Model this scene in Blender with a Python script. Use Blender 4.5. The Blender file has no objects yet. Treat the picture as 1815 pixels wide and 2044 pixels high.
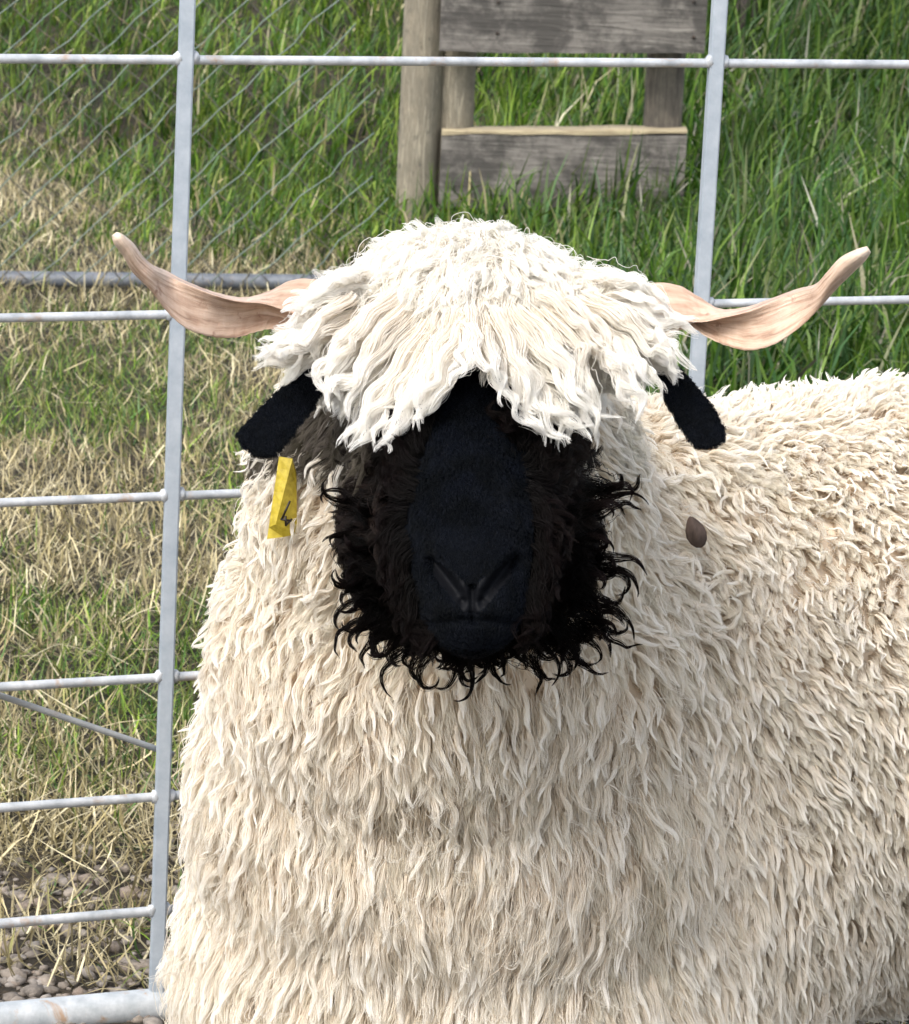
import bpy, bmesh, math, random
import numpy as np
from mathutils import Vector, Matrix, noise
from mathutils.bvhtree import BVHTree

rng = np.random.default_rng(7)
random.seed(7)
C = bpy.context.scene.collection
scene = bpy.context.scene

# ------------------------------------------------------------------ camera
FPX, PW, PH = 7600.0, 1815.0, 2044.0
PITCH, ROLL = math.atan(1672 / FPX), math.radians(2.75)
EYE = np.array([0.0, 0.0, 1.49])
_F = np.array([0, math.cos(PITCH), -math.sin(PITCH)])
_R0 = np.array([1.0, 0, 0]); _U0 = np.array([0, math.sin(PITCH), math.cos(PITCH)])
_R = math.cos(ROLL) * _R0 + math.sin(ROLL) * _U0
_U = -math.sin(ROLL) * _R0 + math.cos(ROLL) * _U0
cam = bpy.data.objects.new('camera', bpy.data.cameras.new('camera'))
C.objects.link(cam)
m = Matrix(((_R[0], _U[0], -_F[0], EYE[0]), (_R[1], _U[1], -_F[1], EYE[1]), (_R[2], _U[2], -_F[2], EYE[2]), (0, 0, 0, 1)))
cam.matrix_world = m
cam.data.sensor_fit = 'HORIZONTAL'; cam.data.sensor_width = 36
cam.data.lens = 36 * FPX / PW
cam.data.dof.use_dof = True; cam.data.dof.focus_distance = 3.35; cam.data.dof.aperture_fstop = 44
cam.data.clip_start = 0.05; cam.data.clip_end = 2000
scene.camera = cam

def ray(u, v):
    return _F + (u - PW / 2) / FPX * _R - (v - PH / 2) / FPX * _U
def W(u, v, Y):                      # world point seen at photo position (u, v) that stands Y metres away
    d = ray(u, v)
    return EYE + d * (Y / d[1])
def G(u, v, z=0.0):                  # the ground point seen there
    d = ray(u, v)
    return EYE + d * ((z - EYE[2]) / d[2])
def proj(P):
    q = np.asarray(P) - EYE
    w = q @ _F
    return PW / 2 + FPX * (q @ _R) / w, PH / 2 - FPX * (q @ _U) / w

# ------------------------------------------------------------------ light
world = bpy.data.worlds.new('World'); scene.world = world
world.use_nodes = True
wn = world.node_tree
sky = wn.nodes.new('ShaderNodeTexSky'); sky.sky_type = 'NISHITA'; sky.sun_disc = False
SUN_DIR = Vector((-0.45, -0.58, 0.88)).normalized()
sky.sun_elevation = math.asin(SUN_DIR.z)
sky.sun_rotation = math.atan2(SUN_DIR.x, SUN_DIR.y)
sky.air_density = 1.0; sky.dust_density = 3.0; sky.ozone_density = 1.0
bgn = wn.nodes['Background']; bgn.inputs['Strength'].default_value = 0.15
hs = wn.nodes.new('ShaderNodeHueSaturation'); hs.inputs['Saturation'].default_value = .5      # thin cloud whitens the sky
wn.links.new(sky.outputs[0], hs.inputs['Color']); wn.links.new(hs.outputs[0], bgn.inputs[0])
sun = bpy.data.objects.new('sun', bpy.data.lights.new('sun', 'SUN')); C.objects.link(sun)
sun.data.energy = 1.2; sun.data.angle = math.radians(26); sun.data.color = (1.0, 0.972, 0.925)
sun.rotation_euler = SUN_DIR.to_track_quat('Z', 'Y').to_euler()
scene.view_settings.view_transform = 'Standard'; scene.view_settings.look = 'None'
scene.view_settings.gamma = 1.0; scene.view_settings.exposure = 1.17
scene.cycles.max_bounces = 8; scene.cycles.diffuse_bounces = 7; scene.cycles.transmission_bounces = 7; scene.cycles.max_bounces = 10
try: bpy.context.scene.cycles_curves.shape = 'RIBBONS'
except Exception: pass

# ------------------------------------------------------------------ helpers
def link(o, parent=None):
    C.objects.link(o)
    if parent is not None: o.parent = parent
    return o
def tag(o, label=None, cat=None, group=None, kind=None):
    if label: o['label'] = label
    if cat: o['category'] = cat
    if group: o['group'] = group
    if kind: o['kind'] = kind
    return o
def mesh_obj(name, verts, faces, mat, parent=None, smooth=True):
    me = bpy.data.meshes.new(name)
    me.from_pydata([tuple(map(float, p)) for p in verts], [], faces)
    me.update()
    if smooth: me.polygons.foreach_set('use_smooth', [True] * len(me.polygons))
    if mat: me.materials.append(mat)
    return link(bpy.data.objects.new(name, me), parent)
def bm_obj(name, bm, mat, parent=None, smooth=True):
    me = bpy.data.meshes.new(name); bm.to_mesh(me); bm.free()
    if smooth: me.polygons.foreach_set('use_smooth', [True] * len(me.polygons))
    if mat: me.materials.append(mat)
    return link(bpy.data.objects.new(name, me), parent)
def empty(name, loc):
    o = bpy.data.objects.new(name, None); o.location = tuple(loc); o.empty_display_size = .05
    return link(o)
def keep(o, root):                    # parent o (built in world space) under root
    o.parent = root; o.matrix_parent_inverse = Matrix.Translation(root.location).inverted()
    return o
def snoise(p, s=1.0, off=0.0):
    return noise.noise(Vector((p[0] * s + off, p[1] * s + off * 1.7, p[2] * s - off)))

def tube_bm(bm, pts, rad, n=10, jitter=0.0, caps=True):
    pts = [Vector(tuple(map(float, p))) for p in pts]
    rings = []
    for i, p in enumerate(pts):
        t = (pts[min(i + 1, len(pts) - 1)] - pts[max(i - 1, 0)]).normalized()
        a = t.cross(Vector((0.13, 0.2, 1)) if abs(t.z) < .9 else Vector((1, 0.1, 0))).normalized(); b = t.cross(a)
        r = rad[i] if hasattr(rad, '__len__') else rad
        rings.append([bm.verts.new(p + (a * math.cos(2 * math.pi * k / n) + b * math.sin(2 * math.pi * k / n)) * r * (1 + jitter * random.uniform(-1, 1))) for k in range(n)])
    for r0, r1 in zip(rings, rings[1:]):
        for k in range(n):
            bm.faces.new((r0[k], r0[(k + 1) % n], r1[(k + 1) % n], r1[k]))
    if caps:
        bm.faces.new(rings[0][::-1]); bm.faces.new(rings[-1])
def box_bm(bm, center, axes, half, seg=1):
    vs = []
    for s in ((-1, -1, -1), (1, -1, -1), (1, 1, -1), (-1, 1, -1), (-1, -1, 1), (1, -1, 1), (1, 1, 1), (-1, 1, 1)):
        vs.append(bm.verts.new(Vector(center) + sum((Vector(axes[k]) * half[k] * s[k] for k in range(3)), Vector())))
    for f in ((3, 2, 1, 0), (4, 5, 6, 7), (0, 1, 5, 4), (1, 2, 6, 5), (2, 3, 7, 6), (3, 0, 4, 7)):
        bm.faces.new([vs[i] for i in f])
    return vs

# ------------------------------------------------------------------ materials
def mat_new(name):
    mt = bpy.data.materials.new(name); mt.use_nodes = True
    nt = mt.node_tree
    return mt, nt, nt.nodes['Principled BSDF'], nt.nodes['Material Output']
def N(nt, typ, **kw):
    n = nt.nodes.new(typ)
    for k, val in kw.items():
        if k.startswith('i_'):
            n.inputs[int(k[2:]) if k[2:].isdigit() else k[2:].replace('_', ' ')].default_value = val
        else: setattr(n, k, val)
    return n
def ramp(nt, fac, stops):
    r = nt.nodes.new('ShaderNodeValToRGB')
    e = r.color_ramp.elements
    while len(e) < len(stops): e.new(0.5)
    for k, (p, c) in enumerate(stops):
        e[k].position = p; e[k].color = (*c, 1) if len(c) == 3 else c
    nt.links.new(fac, r.inputs[0])
    return r.outputs[0]
def mixc(nt, fac, a, b, typ='MIX'):
    n = nt.nodes.new('ShaderNodeMix'); n.data_type = 'RGBA'; n.blend_type = typ
    for sock, val in ((n.inputs[0], fac), (n.inputs[6], a), (n.inputs[7], b)):
        if hasattr(val, 'links'): nt.links.new(val, sock)
        else: sock.default_value = val if not isinstance(val, tuple) else ((*val, 1) if len(val) == 3 else val)
    return n.outputs[2]
def objcoord(nt, scale=(1, 1, 1), rot=(0, 0, 0)):
    tc = nt.nodes.new('ShaderNodeTexCoord'); mp = nt.nodes.new('ShaderNodeMapping')
    mp.inputs['Scale'].default_value = scale; mp.inputs['Rotation'].default_value = rot
    nt.links.new(tc.outputs['Object'], mp.inputs[0]); return mp.outputs[0]
def noise_tex(nt, vec, scale, detail=4, rough=.55, dist=0.0):
    n = nt.nodes.new('ShaderNodeTexNoise'); n.inputs['Scale'].default_value = scale; n.inputs['Detail'].default_value = detail
    n.inputs['Roughness'].default_value = rough; n.inputs['Distortion'].default_value = dist
    if vec: nt.links.new(vec, n.inputs['Vector'])
    return n.outputs['Fac']
def bump(nt, bsdf, h, dist=.002, strength=.6):
    b = nt.nodes.new('ShaderNodeBump'); b.inputs['Distance'].default_value = dist; b.inputs['Strength'].default_value = strength
    nt.links.new(h, b.inputs['Height']); nt.links.new(b.outputs[0], bsdf.inputs['Normal'])

def wool_material(name, root, tip, rough=.7, trans=.35, pos=.45, tone=.35, spec=.25):
    mt, nt, bs, out = mat_new(name)
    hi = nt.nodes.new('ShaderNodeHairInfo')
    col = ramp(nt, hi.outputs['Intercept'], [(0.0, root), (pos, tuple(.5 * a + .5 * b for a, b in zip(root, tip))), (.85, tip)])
    at = nt.nodes.new('ShaderNodeAttribute'); at.attribute_name = 'tone'
    mr = N(nt, 'ShaderNodeMapRange'); mr.inputs[3].default_value = 1 - tone; mr.inputs[4].default_value = 1.0
    nt.links.new(at.outputs['Fac'], mr.inputs[0])
    cmb = nt.nodes.new('ShaderNodeCombineColor')
    pw = N(nt, 'ShaderNodeMath', operation='POWER'); pw.inputs[1].default_value = 1.35
    nt.links.new(mr.outputs[0], pw.inputs[0])
    nt.links.new(mr.outputs[0], cmb.inputs[0]); nt.links.new(mr.outputs[0], cmb.inputs[1]); nt.links.new(pw.outputs[0], cmb.inputs[2])
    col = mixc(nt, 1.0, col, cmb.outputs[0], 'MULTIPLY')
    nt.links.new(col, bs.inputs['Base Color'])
    bs.inputs['Roughness'].default_value = rough
    bs.inputs['Specular IOR Level'].default_value = spec
    tr = nt.nodes.new('ShaderNodeBsdfTranslucent'); nt.links.new(col, tr.inputs['Color'])
    mx = nt.nodes.new('ShaderNodeMixShader'); mx.inputs[0].default_value = trans
    nt.links.new(bs.outputs[0], mx.inputs[1]); nt.links.new(tr.outputs[0], mx.inputs[2])
    nt.links.new(mx.outputs[0], out.inputs['Surface'])
    return mt

M = {}
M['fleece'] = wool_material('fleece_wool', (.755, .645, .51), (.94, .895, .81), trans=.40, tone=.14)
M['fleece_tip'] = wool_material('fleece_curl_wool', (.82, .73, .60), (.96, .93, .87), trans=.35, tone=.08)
M['fuzz'] = wool_material('loose_fuzz', (.86, .80, .71), (.94, .91, .85), trans=.5, tone=.08)
M['forelock'] = wool_material('forelock_wool', (.87, .81, .72), (.95, .93, .89), trans=.42, tone=.12)
M['grey_wool'] = wool_material('grey_wool', (.045, .036, .032), (.21, .18, .165), tone=.6)
M['pale_grey_wool'] = wool_material('pale_grey_wool', (.42, .38, .33), (.86, .82, .75), tone=.38)
M['dark_wool'] = wool_material('dark_wool', (.004, .0035, .0035), (.007, .0045, .0045), rough=.5, trans=.05, tone=.5, spec=.05)
M['brown_wool'] = wool_material('brown_wool', (.006, .0045, .004), (.018, .011, .009), rough=.55, trans=.1, tone=.6, spec=.15)
M['face_fur'] = wool_material('face_fur', (.0022, .0028, .0044), (.0048, .0064, .0105), spec=.07, rough=.5, trans=.0, tone=.5)

mt, nt, bs, out = mat_new('skin_wool_base')
bs.inputs['Base Color'].default_value = (.72, .60, .46, 1); bs.inputs['Roughness'].default_value = .9; M['skin'] = mt
mt, nt, bs, out = mat_new('black_skin')
c = noise_tex(nt, objcoord(nt), 90)
nt.links.new(ramp(nt, c, [(.3, (.0020, .0024, .0034)), (.7, (.0035, .0045, .0065))]), bs.inputs['Base Color'])
bs.inputs['Roughness'].default_value = .8; bs.inputs['Specular IOR Level'].default_value = .03; M['black_skin'] = mt
mt, nt, bs, out = mat_new('nose_leather'); c = noise_tex(nt, objcoord(nt), 500, 3)
bs.inputs['Base Color'].default_value = (.0035, .0038, .005, 1); bs.inputs['Roughness'].default_value = .55; bs.inputs['Specular IOR Level'].default_value = .07; bump(nt, bs, c, .0008, .5); M['nose'] = mt

# horn: growth lines run along u, rings along v of its UV map
mt, nt, bs, out = mat_new('horn')
uv = nt.nodes.new('ShaderNodeUVMap')
mp = nt.nodes.new('ShaderNodeMapping'); mp.inputs['Scale'].default_value = (2.2, 9, 1); nt.links.new(uv.outputs[0], mp.inputs[0])
n1 = noise_tex(nt, mp.outputs[0], 2.6, 6, .6, .5)
mp2 = nt.nodes.new('ShaderNodeMapping'); mp2.inputs['Scale'].default_value = (14, 3, 1); nt.links.new(uv.outputs[0], mp2.inputs[0])
n2 = noise_tex(nt, mp2.outputs[0], 1.6, 5, .6)
n3 = noise_tex(nt, objcoord(nt), 60, 5, .65)
base = ramp(nt, n1, [(.28, (.17, .09, .055)), (.40, (.37, .235, .155)), (.54, (.52, .365, .265)), (.8, (.63, .48, .37))])
base = mixc(nt, .16, base, ramp(nt, n2, [(.35, (.34, .22, .16)), (.6, (.68, .54, .43))]))
spots = ramp(nt, n3, [(.30, (0, 0, 0)), (.40, (1, 1, 1))])
base = mixc(nt, spots, (.26, .14, .09), base)
tcz = nt.nodes.new('ShaderNodeSeparateXYZ'); nt.links.new(uv.outputs[0], tcz.inputs[0])
tipf = ramp(nt, tcz.outputs[0], [(.72, (0, 0, 0)), (1.0, (.75, .75, .75))])
base = mixc(nt, tipf, base, (.80, .66, .52))
nt.links.new(base, bs.inputs['Base Color'])
bs.inputs['Roughness'].default_value = .42; bs.inputs['Subsurface Weight'].default_value = .12; bs.inputs['Subsurface Radius'].default_value = (.01, .005, .003)
bs.inputs['Subsurface Scale'].default_value = .3
ad = N(nt, 'ShaderNodeMath', operation='ADD'); nt.links.new(n1, ad.inputs[0]); nt.links.new(n2, ad.inputs[1])
bump(nt, bs, ad.outputs[0], .003, .45); M['horn'] = mt

def galv(name, a, b, rust=.0, rough=.38):
    mt, nt, bs, out = mat_new(name)
    v = objcoord(nt)
    n = noise_tex(nt, v, 35, 6, .65); nf = noise_tex(nt, v, 240, 3, .6)
    col = ramp(nt, n, [(.3, a), (.7, b)])
    if rust:
        rn = noise_tex(nt, v, 22, 6, .7, .5)
        col = mixc(nt, ramp(nt, rn, [(.56, (0, 0, 0)), (.66, (rust,) * 3)]), col, (.40, .24, .12))
    nt.links.new(col, bs.inputs['Base Color'])
    bs.inputs['Metallic'].default_value = .15; bs.inputs['Roughness'].default_value = rough
    bump(nt, bs, nf, .0006, .5)
    return mt
M['galv'] = galv('galvanised_bar', (.30, .32, .335), (.60, .615, .63), .6)
M['galv_post'] = galv('galvanised_box_tube', (.30, .345, .39), (.42, .46, .50), 0, .5)
M['galv_base'] = galv('galvanised_base_tube', (.28, .31, .33), (.56, .58, .59), .8)
M['old_tube'] = galv('old_grey_tube', (.09, .10, .115), (.19, .205, .225), .2, .45)
M['wire'] = galv('chain_wire', (.11, .15, .12), (.19, .24, .20), .2, .5)
M['dark_wire'] = galv('shaded_rusty_wire', (.07, .07, .055), (.14, .13, .10), .5, .7)  # rust, plus a darker colour standing in for wire that catches less light
M['brace'] = galv('dull_brace', (.24, .25, .25), (.36, .37, .37), .2, .55)

def wood(name, stops, rot=(0, 0, 0), sc=(1, 14, 14), stain=.5):
    mt, nt, bs, out = mat_new(name)
    v = objcoord(nt, sc)
    g = noise_tex(nt, v, 6, 8, .65, .8)
    col = ramp(nt, g, stops)
    v2 = objcoord(nt)
    s = noise_tex(nt, v2, 8, 8, .72, .25)
    col = mixc(nt, ramp(nt, s, [(.45, (stain,) * 3), (.60, (0, 0, 0))]), col, (.035, .032, .028))
    s2 = noise_tex(nt, v2, 40, 4, .6)
    col = mixc(nt, ramp(nt, s2, [(.62, (0, 0, 0)), (.72, (.6, .6, .6))]), col, (.05, .045, .04))
    nt.links.new(col, bs.inputs['Base Color']); bs.inputs['Roughness'].default_value = .85
    bump(nt, bs, g, .006, .8); return mt
M['board'] = wood('weathered_board', [(.3, (.07, .064, .056)), (.48, (.16, .145, .128)), (.7, (.26, .24, .21))], sc=(1, 10, 16), stain=.8)
M['board_edge'] = wood('lit_board_edge', [(.3, (.25, .20, .12)), (.6, (.42, .35, .22))], sc=(2, 10, 10), stain=.1)  # paler than the boards: light from above put into the colour
M['post'] = wood('weathered_post', [(.3, (.10, .085, .06)), (.42, (.27, .235, .17)), (.5, (.17, .15, .11)), (.7, (.44, .39, .29))], sc=(14, 14, 1.2), stain=.2)
M['post_dark'] = wood('dark_post', [(.3, (.05, .042, .034)), (.5, (.125, .108, .085)), (.7, (.20, .175, .135))], sc=(14, 14, 1.2), stain=.5)  # darker grey-brown than the other posts
M['stake'] = wood('rotten_stake', [(.3, (.018, .012, .009)), (.7, (.06, .042, .03))], sc=(8, 8, 1))

def blade_material(name, trans=.35):
    mt, nt, bs, out = mat_new(name)
    at = nt.nodes.new('ShaderNodeAttribute'); at.attribute_name = 'col'
    nt.links.new(at.outputs['Color'], bs.inputs['Base Color'])
    bs.inputs['Roughness'].default_value = .5; bs.inputs['Specular IOR Level'].default_value = .35
    tr = nt.nodes.new('ShaderNodeBsdfTranslucent'); nt.links.new(at.outputs['Color'], tr.inputs['Color'])
    mx = nt.nodes.new('ShaderNodeMixShader'); mx.inputs[0].default_value = trans
    nt.links.new(bs.outputs[0], mx.inputs[1]); nt.links.new(tr.outputs[0], mx.inputs[2])
    nt.links.new(mx.outputs[0], out.inputs['Surface']); return mt
M['blade'] = blade_material('grass_blade')
M['straw'] = blade_material('dry_straw', .15)

mt, nt, bs, out = mat_new('soil')
v = objcoord(nt)
a = noise_tex(nt, v, 3, 8, .6); b = noise_tex(nt, v, 60, 6, .7)
c1 = ramp(nt, a, [(.35, (.025, .022, .012)), (.65, (.075, .058, .035))])
c2 = ramp(nt, b, [(.3, (.3, .3, .3)), (.7, (1.2, 1.1, 1.0))])
nt.links.new(mixc(nt, 1.0, c1, c2, 'MULTIPLY'), bs.inputs['Base Color']); bs.inputs['Roughness'].default_value = .95
bump(nt, bs, b, .02, 1.0); M['soil'] = mt
mt, nt, bs, out = mat_new('pebble')
at = nt.nodes.new('ShaderNodeAttribute'); at.attribute_name = 'col'
nn = noise_tex(nt, objcoord(nt), 120, 5, .65)
nt.links.new(mixc(nt, .6, at.outputs['Color'], ramp(nt, nn, [(.3, (.08, .065, .05)), (.7, (.34, .29, .24))])), bs.inputs['Base Color'])
bs.inputs['Roughness'].default_value = .85; bump(nt, bs, nn, .003); M['pebble'] = mt

# ------------------------------------------------------------------ ground
def ground_z(x, y):
    z = 0.02 * math.sin(x * 1.3 + 1) * math.sin(y * 1.1) * (1 if y > 3 else .5)
    t = max(0.0, y - 11.2)
    z += 0.16 * min(t, 6) ** 1.15 * .9
    return z
def ground_z_np(x, y):
    t = np.clip(y - 11.2, 0, 6)
    return 0.02 * np.sin(x * 1.3 + 1) * np.sin(y * 1.1) * np.where(y > 3, 1, .5) + 0.144 * t ** 1.15
xs = np.unique(np.concatenate([np.linspace(-400, -12, 12), np.linspace(-12, 12, 97), np.linspace(12, 400, 12)]))
ys = np.unique(np.concatenate([np.linspace(-200, -2, 8), np.linspace(-2, 20, 89), np.linspace(20, 700, 14)]))
gv = [(x, y, ground_z(x, y)) for y in ys for x in xs]
nx = len(xs)
gf = [(j * nx + i, j * nx + i + 1, (j + 1) * nx + i + 1, (j + 1) * nx + i) for j in range(len(ys) - 1) for i in range(nx - 1)]
tag(mesh_obj('ground', gv, gf, M['soil']), 'brown soil field under the grass and gravel', kind='structure')

def vnoise(x, y, s, seed=0):
    return np.array([noise.noise(Vector((a * s + seed, b * s - seed, seed * .37))) for a, b in zip(x, y)])

def blades(name, mat, pos, h, w, az, lean, curl, col, K=4):
    """grass blades as one mesh: pos (n,3), height, width, azimuth, lean (rad), curl (rad), col (n,3)"""
    n = len(pos)
    t = np.linspace(0, 1, K)
    ang = lean[:, None] + curl[:, None] * t[None, :] ** 1.3
    seg = (h / (K - 1))[:, None]
    dz = np.cos(ang) * seg; dr = np.sin(ang) * seg
    z = np.concatenate([np.zeros((n, 1)), np.cumsum(dz[:, :-1], 1)], 1)
    r = np.concatenate([np.zeros((n, 1)), np.cumsum(dr[:, :-1], 1)], 1)
    cx, sy = np.cos(az)[:, None], np.sin(az)[:, None]
    ctr = np.stack([pos[:, 0:1] + r * cx, pos[:, 1:2] + r * sy, pos[:, 2:3] + z], -1)
    ta = az + rng.uniform(-1.2, 1.2, n)
    side = np.stack([-np.sin(ta), np.cos(ta), np.zeros(n)], -1)[:, None, :]
    wid = (w[:, None] * np.array([.7, 1.0, .75, .08][:K] if K == 4 else np.linspace(1, .05, K))[None, :])[..., None] * .5
    L = ctr - side * wid; Rr = ctr + side * wid
    verts = np.stack([L, Rr], 2).reshape(-1, 3)            # n*K*2
    base = (np.arange(n) * K * 2)[:, None, None]
    k = np.arange(K - 1)[None, :, None]
    quad = base + k * 2 + np.array([0, 1, 3, 2])[None, None, :]
    faces = quad.reshape(-1, 4)
    me = bpy.data.meshes.new(name)
    me.vertices.add(len(verts)); me.vertices.foreach_set('co', verts.astype(np.float32).ravel())
    me.loops.add(faces.size); me.loops.foreach_set('vertex_index', faces.astype(np.int32).ravel())
    me.polygons.add(len(faces)); me.polygons.foreach_set('loop_start', np.arange(0, faces.size, 4, dtype=np.int32))
    me.update(calc_edges=True)
    at = me.color_attributes.new('col', 'FLOAT_COLOR', 'POINT')
    shade = np.ones(K)[None, :, None]
    cc = np.concatenate([np.repeat((col[:, None, :] * shade)[:, :, None, :], 2, 2), np.ones((n, K, 2, 1))], -1)
    at.data.foreach_set('color', cc.astype(np.float32).ravel())
    me.polygons.foreach_set('use_smooth', [True] * len(me.polygons))
    me.materials.append(mat)
    return link(bpy.data.objects.new(name, me))

GREENS = np.array([(.050, .120, .008), (.085, .170, .012), (.028, .075, .008), (.14, .225, .022), (.085, .165, .045), (.21, .30, .04)])
STRAWS = np.array([(.40, .33, .17), (.52, .44, .25), (.30, .25, .12), (.60, .53, .34), (.24, .20, .11)])
OLIVES = np.array([(.14, .18, .035), (.21, .23, .06), (.085, .13, .025), (.30, .29, .11)])

def scatter(n, ymin, ymax, spread, xmin=None, xmax=None, power=1.0):
    y = ymin + (ymax - ymin) * rng.random(n) ** power
    x = (rng.random(n) * 2 - 1) * spread * y
    # thinner scatter to either side of what the photograph shows
    n2 = int(n * .55); y2 = ymin + (ymax - ymin) * rng.random(n2) ** power
    r2 = spread + (0.46 - spread) * rng.random(n2)
    x = np.concatenate([x, np.where(rng.random(n2) < .5, -1, 1) * r2 * y2]); y = np.concatenate([y, y2])
    if xmin is not None: k = x > xmin; x, y = x[k], y[k]
    if xmax is not None: k = x < xmax; x, y = x[k], y[k]
    return x, y
def pick(pal, n): return pal[rng.integers(0, len(pal), n)] * rng.uniform(.5, 1.4, (n, 1))

# long green grass of the bank (from about 8 m away, everywhere but the straw patch)
def uv_of(x, y):
    q = np.stack([x, y, ground_z_np(x, y)], 1) - EYE
    w = q @ _F
    return PW / 2 + FPX * (q @ _R) / w, PH / 2 - FPX * (q @ _U) / w
# world-space mask: 1 = lush, 0 = dry.  Lush beyond a slanting line over the field
def lush(x, y):
    n1 = vnoise(x, y, .9, 3) * 1.0 + vnoise(x, y, 3.0, 9) * .5
    edge = 10.35 - 1.4 * np.clip((x + 1.15) / .45, -.2, 1) - 3.2 * np.clip((x + .2) / .5, 0, 1)     # further away at the left
    return (y - edge) * .9 + n1 * 1.1

def long_grass():
    x, y = scatter(85000, 6.6, 17.5, .19, power=.8)
    l = lush(x, y)
    k = l + rng.normal(0, .35, len(x)) > 0
    x, y, l = x[k], y[k], l[k]
    # clumps: pull blades toward tuft centres
    cl = rng.random(len(x)) < .6
    gx, gy = np.round(x / .14) * .14, np.round(y / .14) * .14
    hsh = np.sin(gx * 127.1 + gy * 311.7) * 43758.5; hsh -= np.floor(hsh)
    hs2 = np.sin(gx * 269.5 + gy * 183.3) * 43758.5; hs2 -= np.floor(hs2)
    x = np.where(cl, gx + (hsh - .5) * .14 + rng.normal(0, .022, len(x)), x)
    y = np.where(cl, gy + (hs2 - .5) * .14 + rng.normal(0, .022, len(x)), y)
    n = len(x)
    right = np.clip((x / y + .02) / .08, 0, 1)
    h = rng.uniform(.06, .17, n) * (1 + 1.1 * right) * np.clip(.45 + l * .35, .45, 1.15)
    # tracks kept open around the stile boards
    st = (y < 10.62) & (y > 9.2) & (x > -.06) & (x < .72)
    h = np.where(st, h * np.where(y > 10.25, .95, .62), h)
    w = rng.uniform(.0035, .0085, n) * (1 + .45 * right)
    az0 = vnoise(x, y, 1.7, 5) * 3.5
    az = az0 + rng.normal(0, 1.4, n)
    lean = np.abs(rng.normal(.25, .55, n)); curl = rng.uniform(-.3, 2.7, n) * (1 - .1 * right)
    patch = vnoise(x, y, 1.3, 21)
    col = pick(GREENS, n)
    col = np.where((rng.random(n) < .10 + .12 * np.clip(1 - l * .5, 0, 1))[:, None], pick(OLIVES, n), col)
    col = np.where((rng.random(n) < .07)[:, None], pick(STRAWS, n), col)
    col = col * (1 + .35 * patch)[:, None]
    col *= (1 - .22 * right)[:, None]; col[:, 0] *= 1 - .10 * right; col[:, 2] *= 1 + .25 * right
    pos = np.stack([x, y, ground_z_np(x, y) - .004], 1)
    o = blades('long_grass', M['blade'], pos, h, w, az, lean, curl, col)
    tag(o, 'long lush green grass growing on the bank around the wooden stile', 'grass', kind='stuff')
long_grass()

def dry_grass():
    x, y = scatter(120000, 4.15, 13.2, .155, power=1.15)
    l = lush(x, y)
    k = (l + rng.normal(0, .5, len(x)) < .5)
    # bare gravelly spots near the hurdle
    bare = vnoise(x, y, 2.3, 41) + vnoise(x, y, 6, 14) * .5 + np.clip((4.72 - y) * 1.3, -0.45, .6)
    k &= rng.random(len(x)) > np.clip(bare * 2.0, 0, .72)
    x, y, l = x[k], y[k], l[k]; n = len(x)
    h = rng.uniform(.025, .085, n); w = rng.uniform(.0016, .0038, n)
    az = rng.uniform(0, 2 * math.pi, n)
    lean = rng.uniform(.5, 1.5, n); curl = rng.uniform(-2.2, 1.6, n)
    g = vnoise(x, y, 1.9, 77) + .5 * vnoise(x, y, 5.5, 7) + .25 * np.clip(1 - np.abs(y - 7.5) / 2.5, 0, 1) - .02
    col = pick(STRAWS, n)
    pg = np.clip(.18 + g * 1.25, .04, .9)
    r = rng.random(n)
    col = np.where((r < pg)[:, None], pick(OLIVES, n), col)
    col = np.where((r < pg * .45)[:, None], pick(GREENS, n) * 1.1, col)
    pos = np.stack([x, y, ground_z_np(x, y) + rng.uniform(-.004, .012, n)], 1)
    o = blades('dry_grass', M['straw'], pos, h, w, az, lean, curl, col)
    tag(o, 'short matted straw-coloured and olive grass behind the hurdle', 'grass', kind='stuff')
dry_grass()

def fallen_straw():
    x, y = scatter(2200, 4.4, 11.5, .16)
    k = (lush(x, y) < .8); x, y = x[k], y[k]; n = len(x)
    h = rng.uniform(.04, .12, n); w = rng.uniform(.0022, .0038, n)
    az = rng.uniform(0, 2 * math.pi, n)
    lean = rng.uniform(1.0, 1.5, n); curl = rng.uniform(-.5, .7, n)
    pos = np.stack([x, y, ground_z_np(x, y) + rng.uniform(.006, .05, n)], 1)
    col = pick(STRAWS[[1, 3, 3]], n)
    o = blades('fallen_straw', M['straw'], pos, h, w, az, lean, curl, col)
    tag(o, 'pale fallen straw stems strewn over the dry grass', 'straw', kind='stuff')
fallen_straw()

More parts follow.
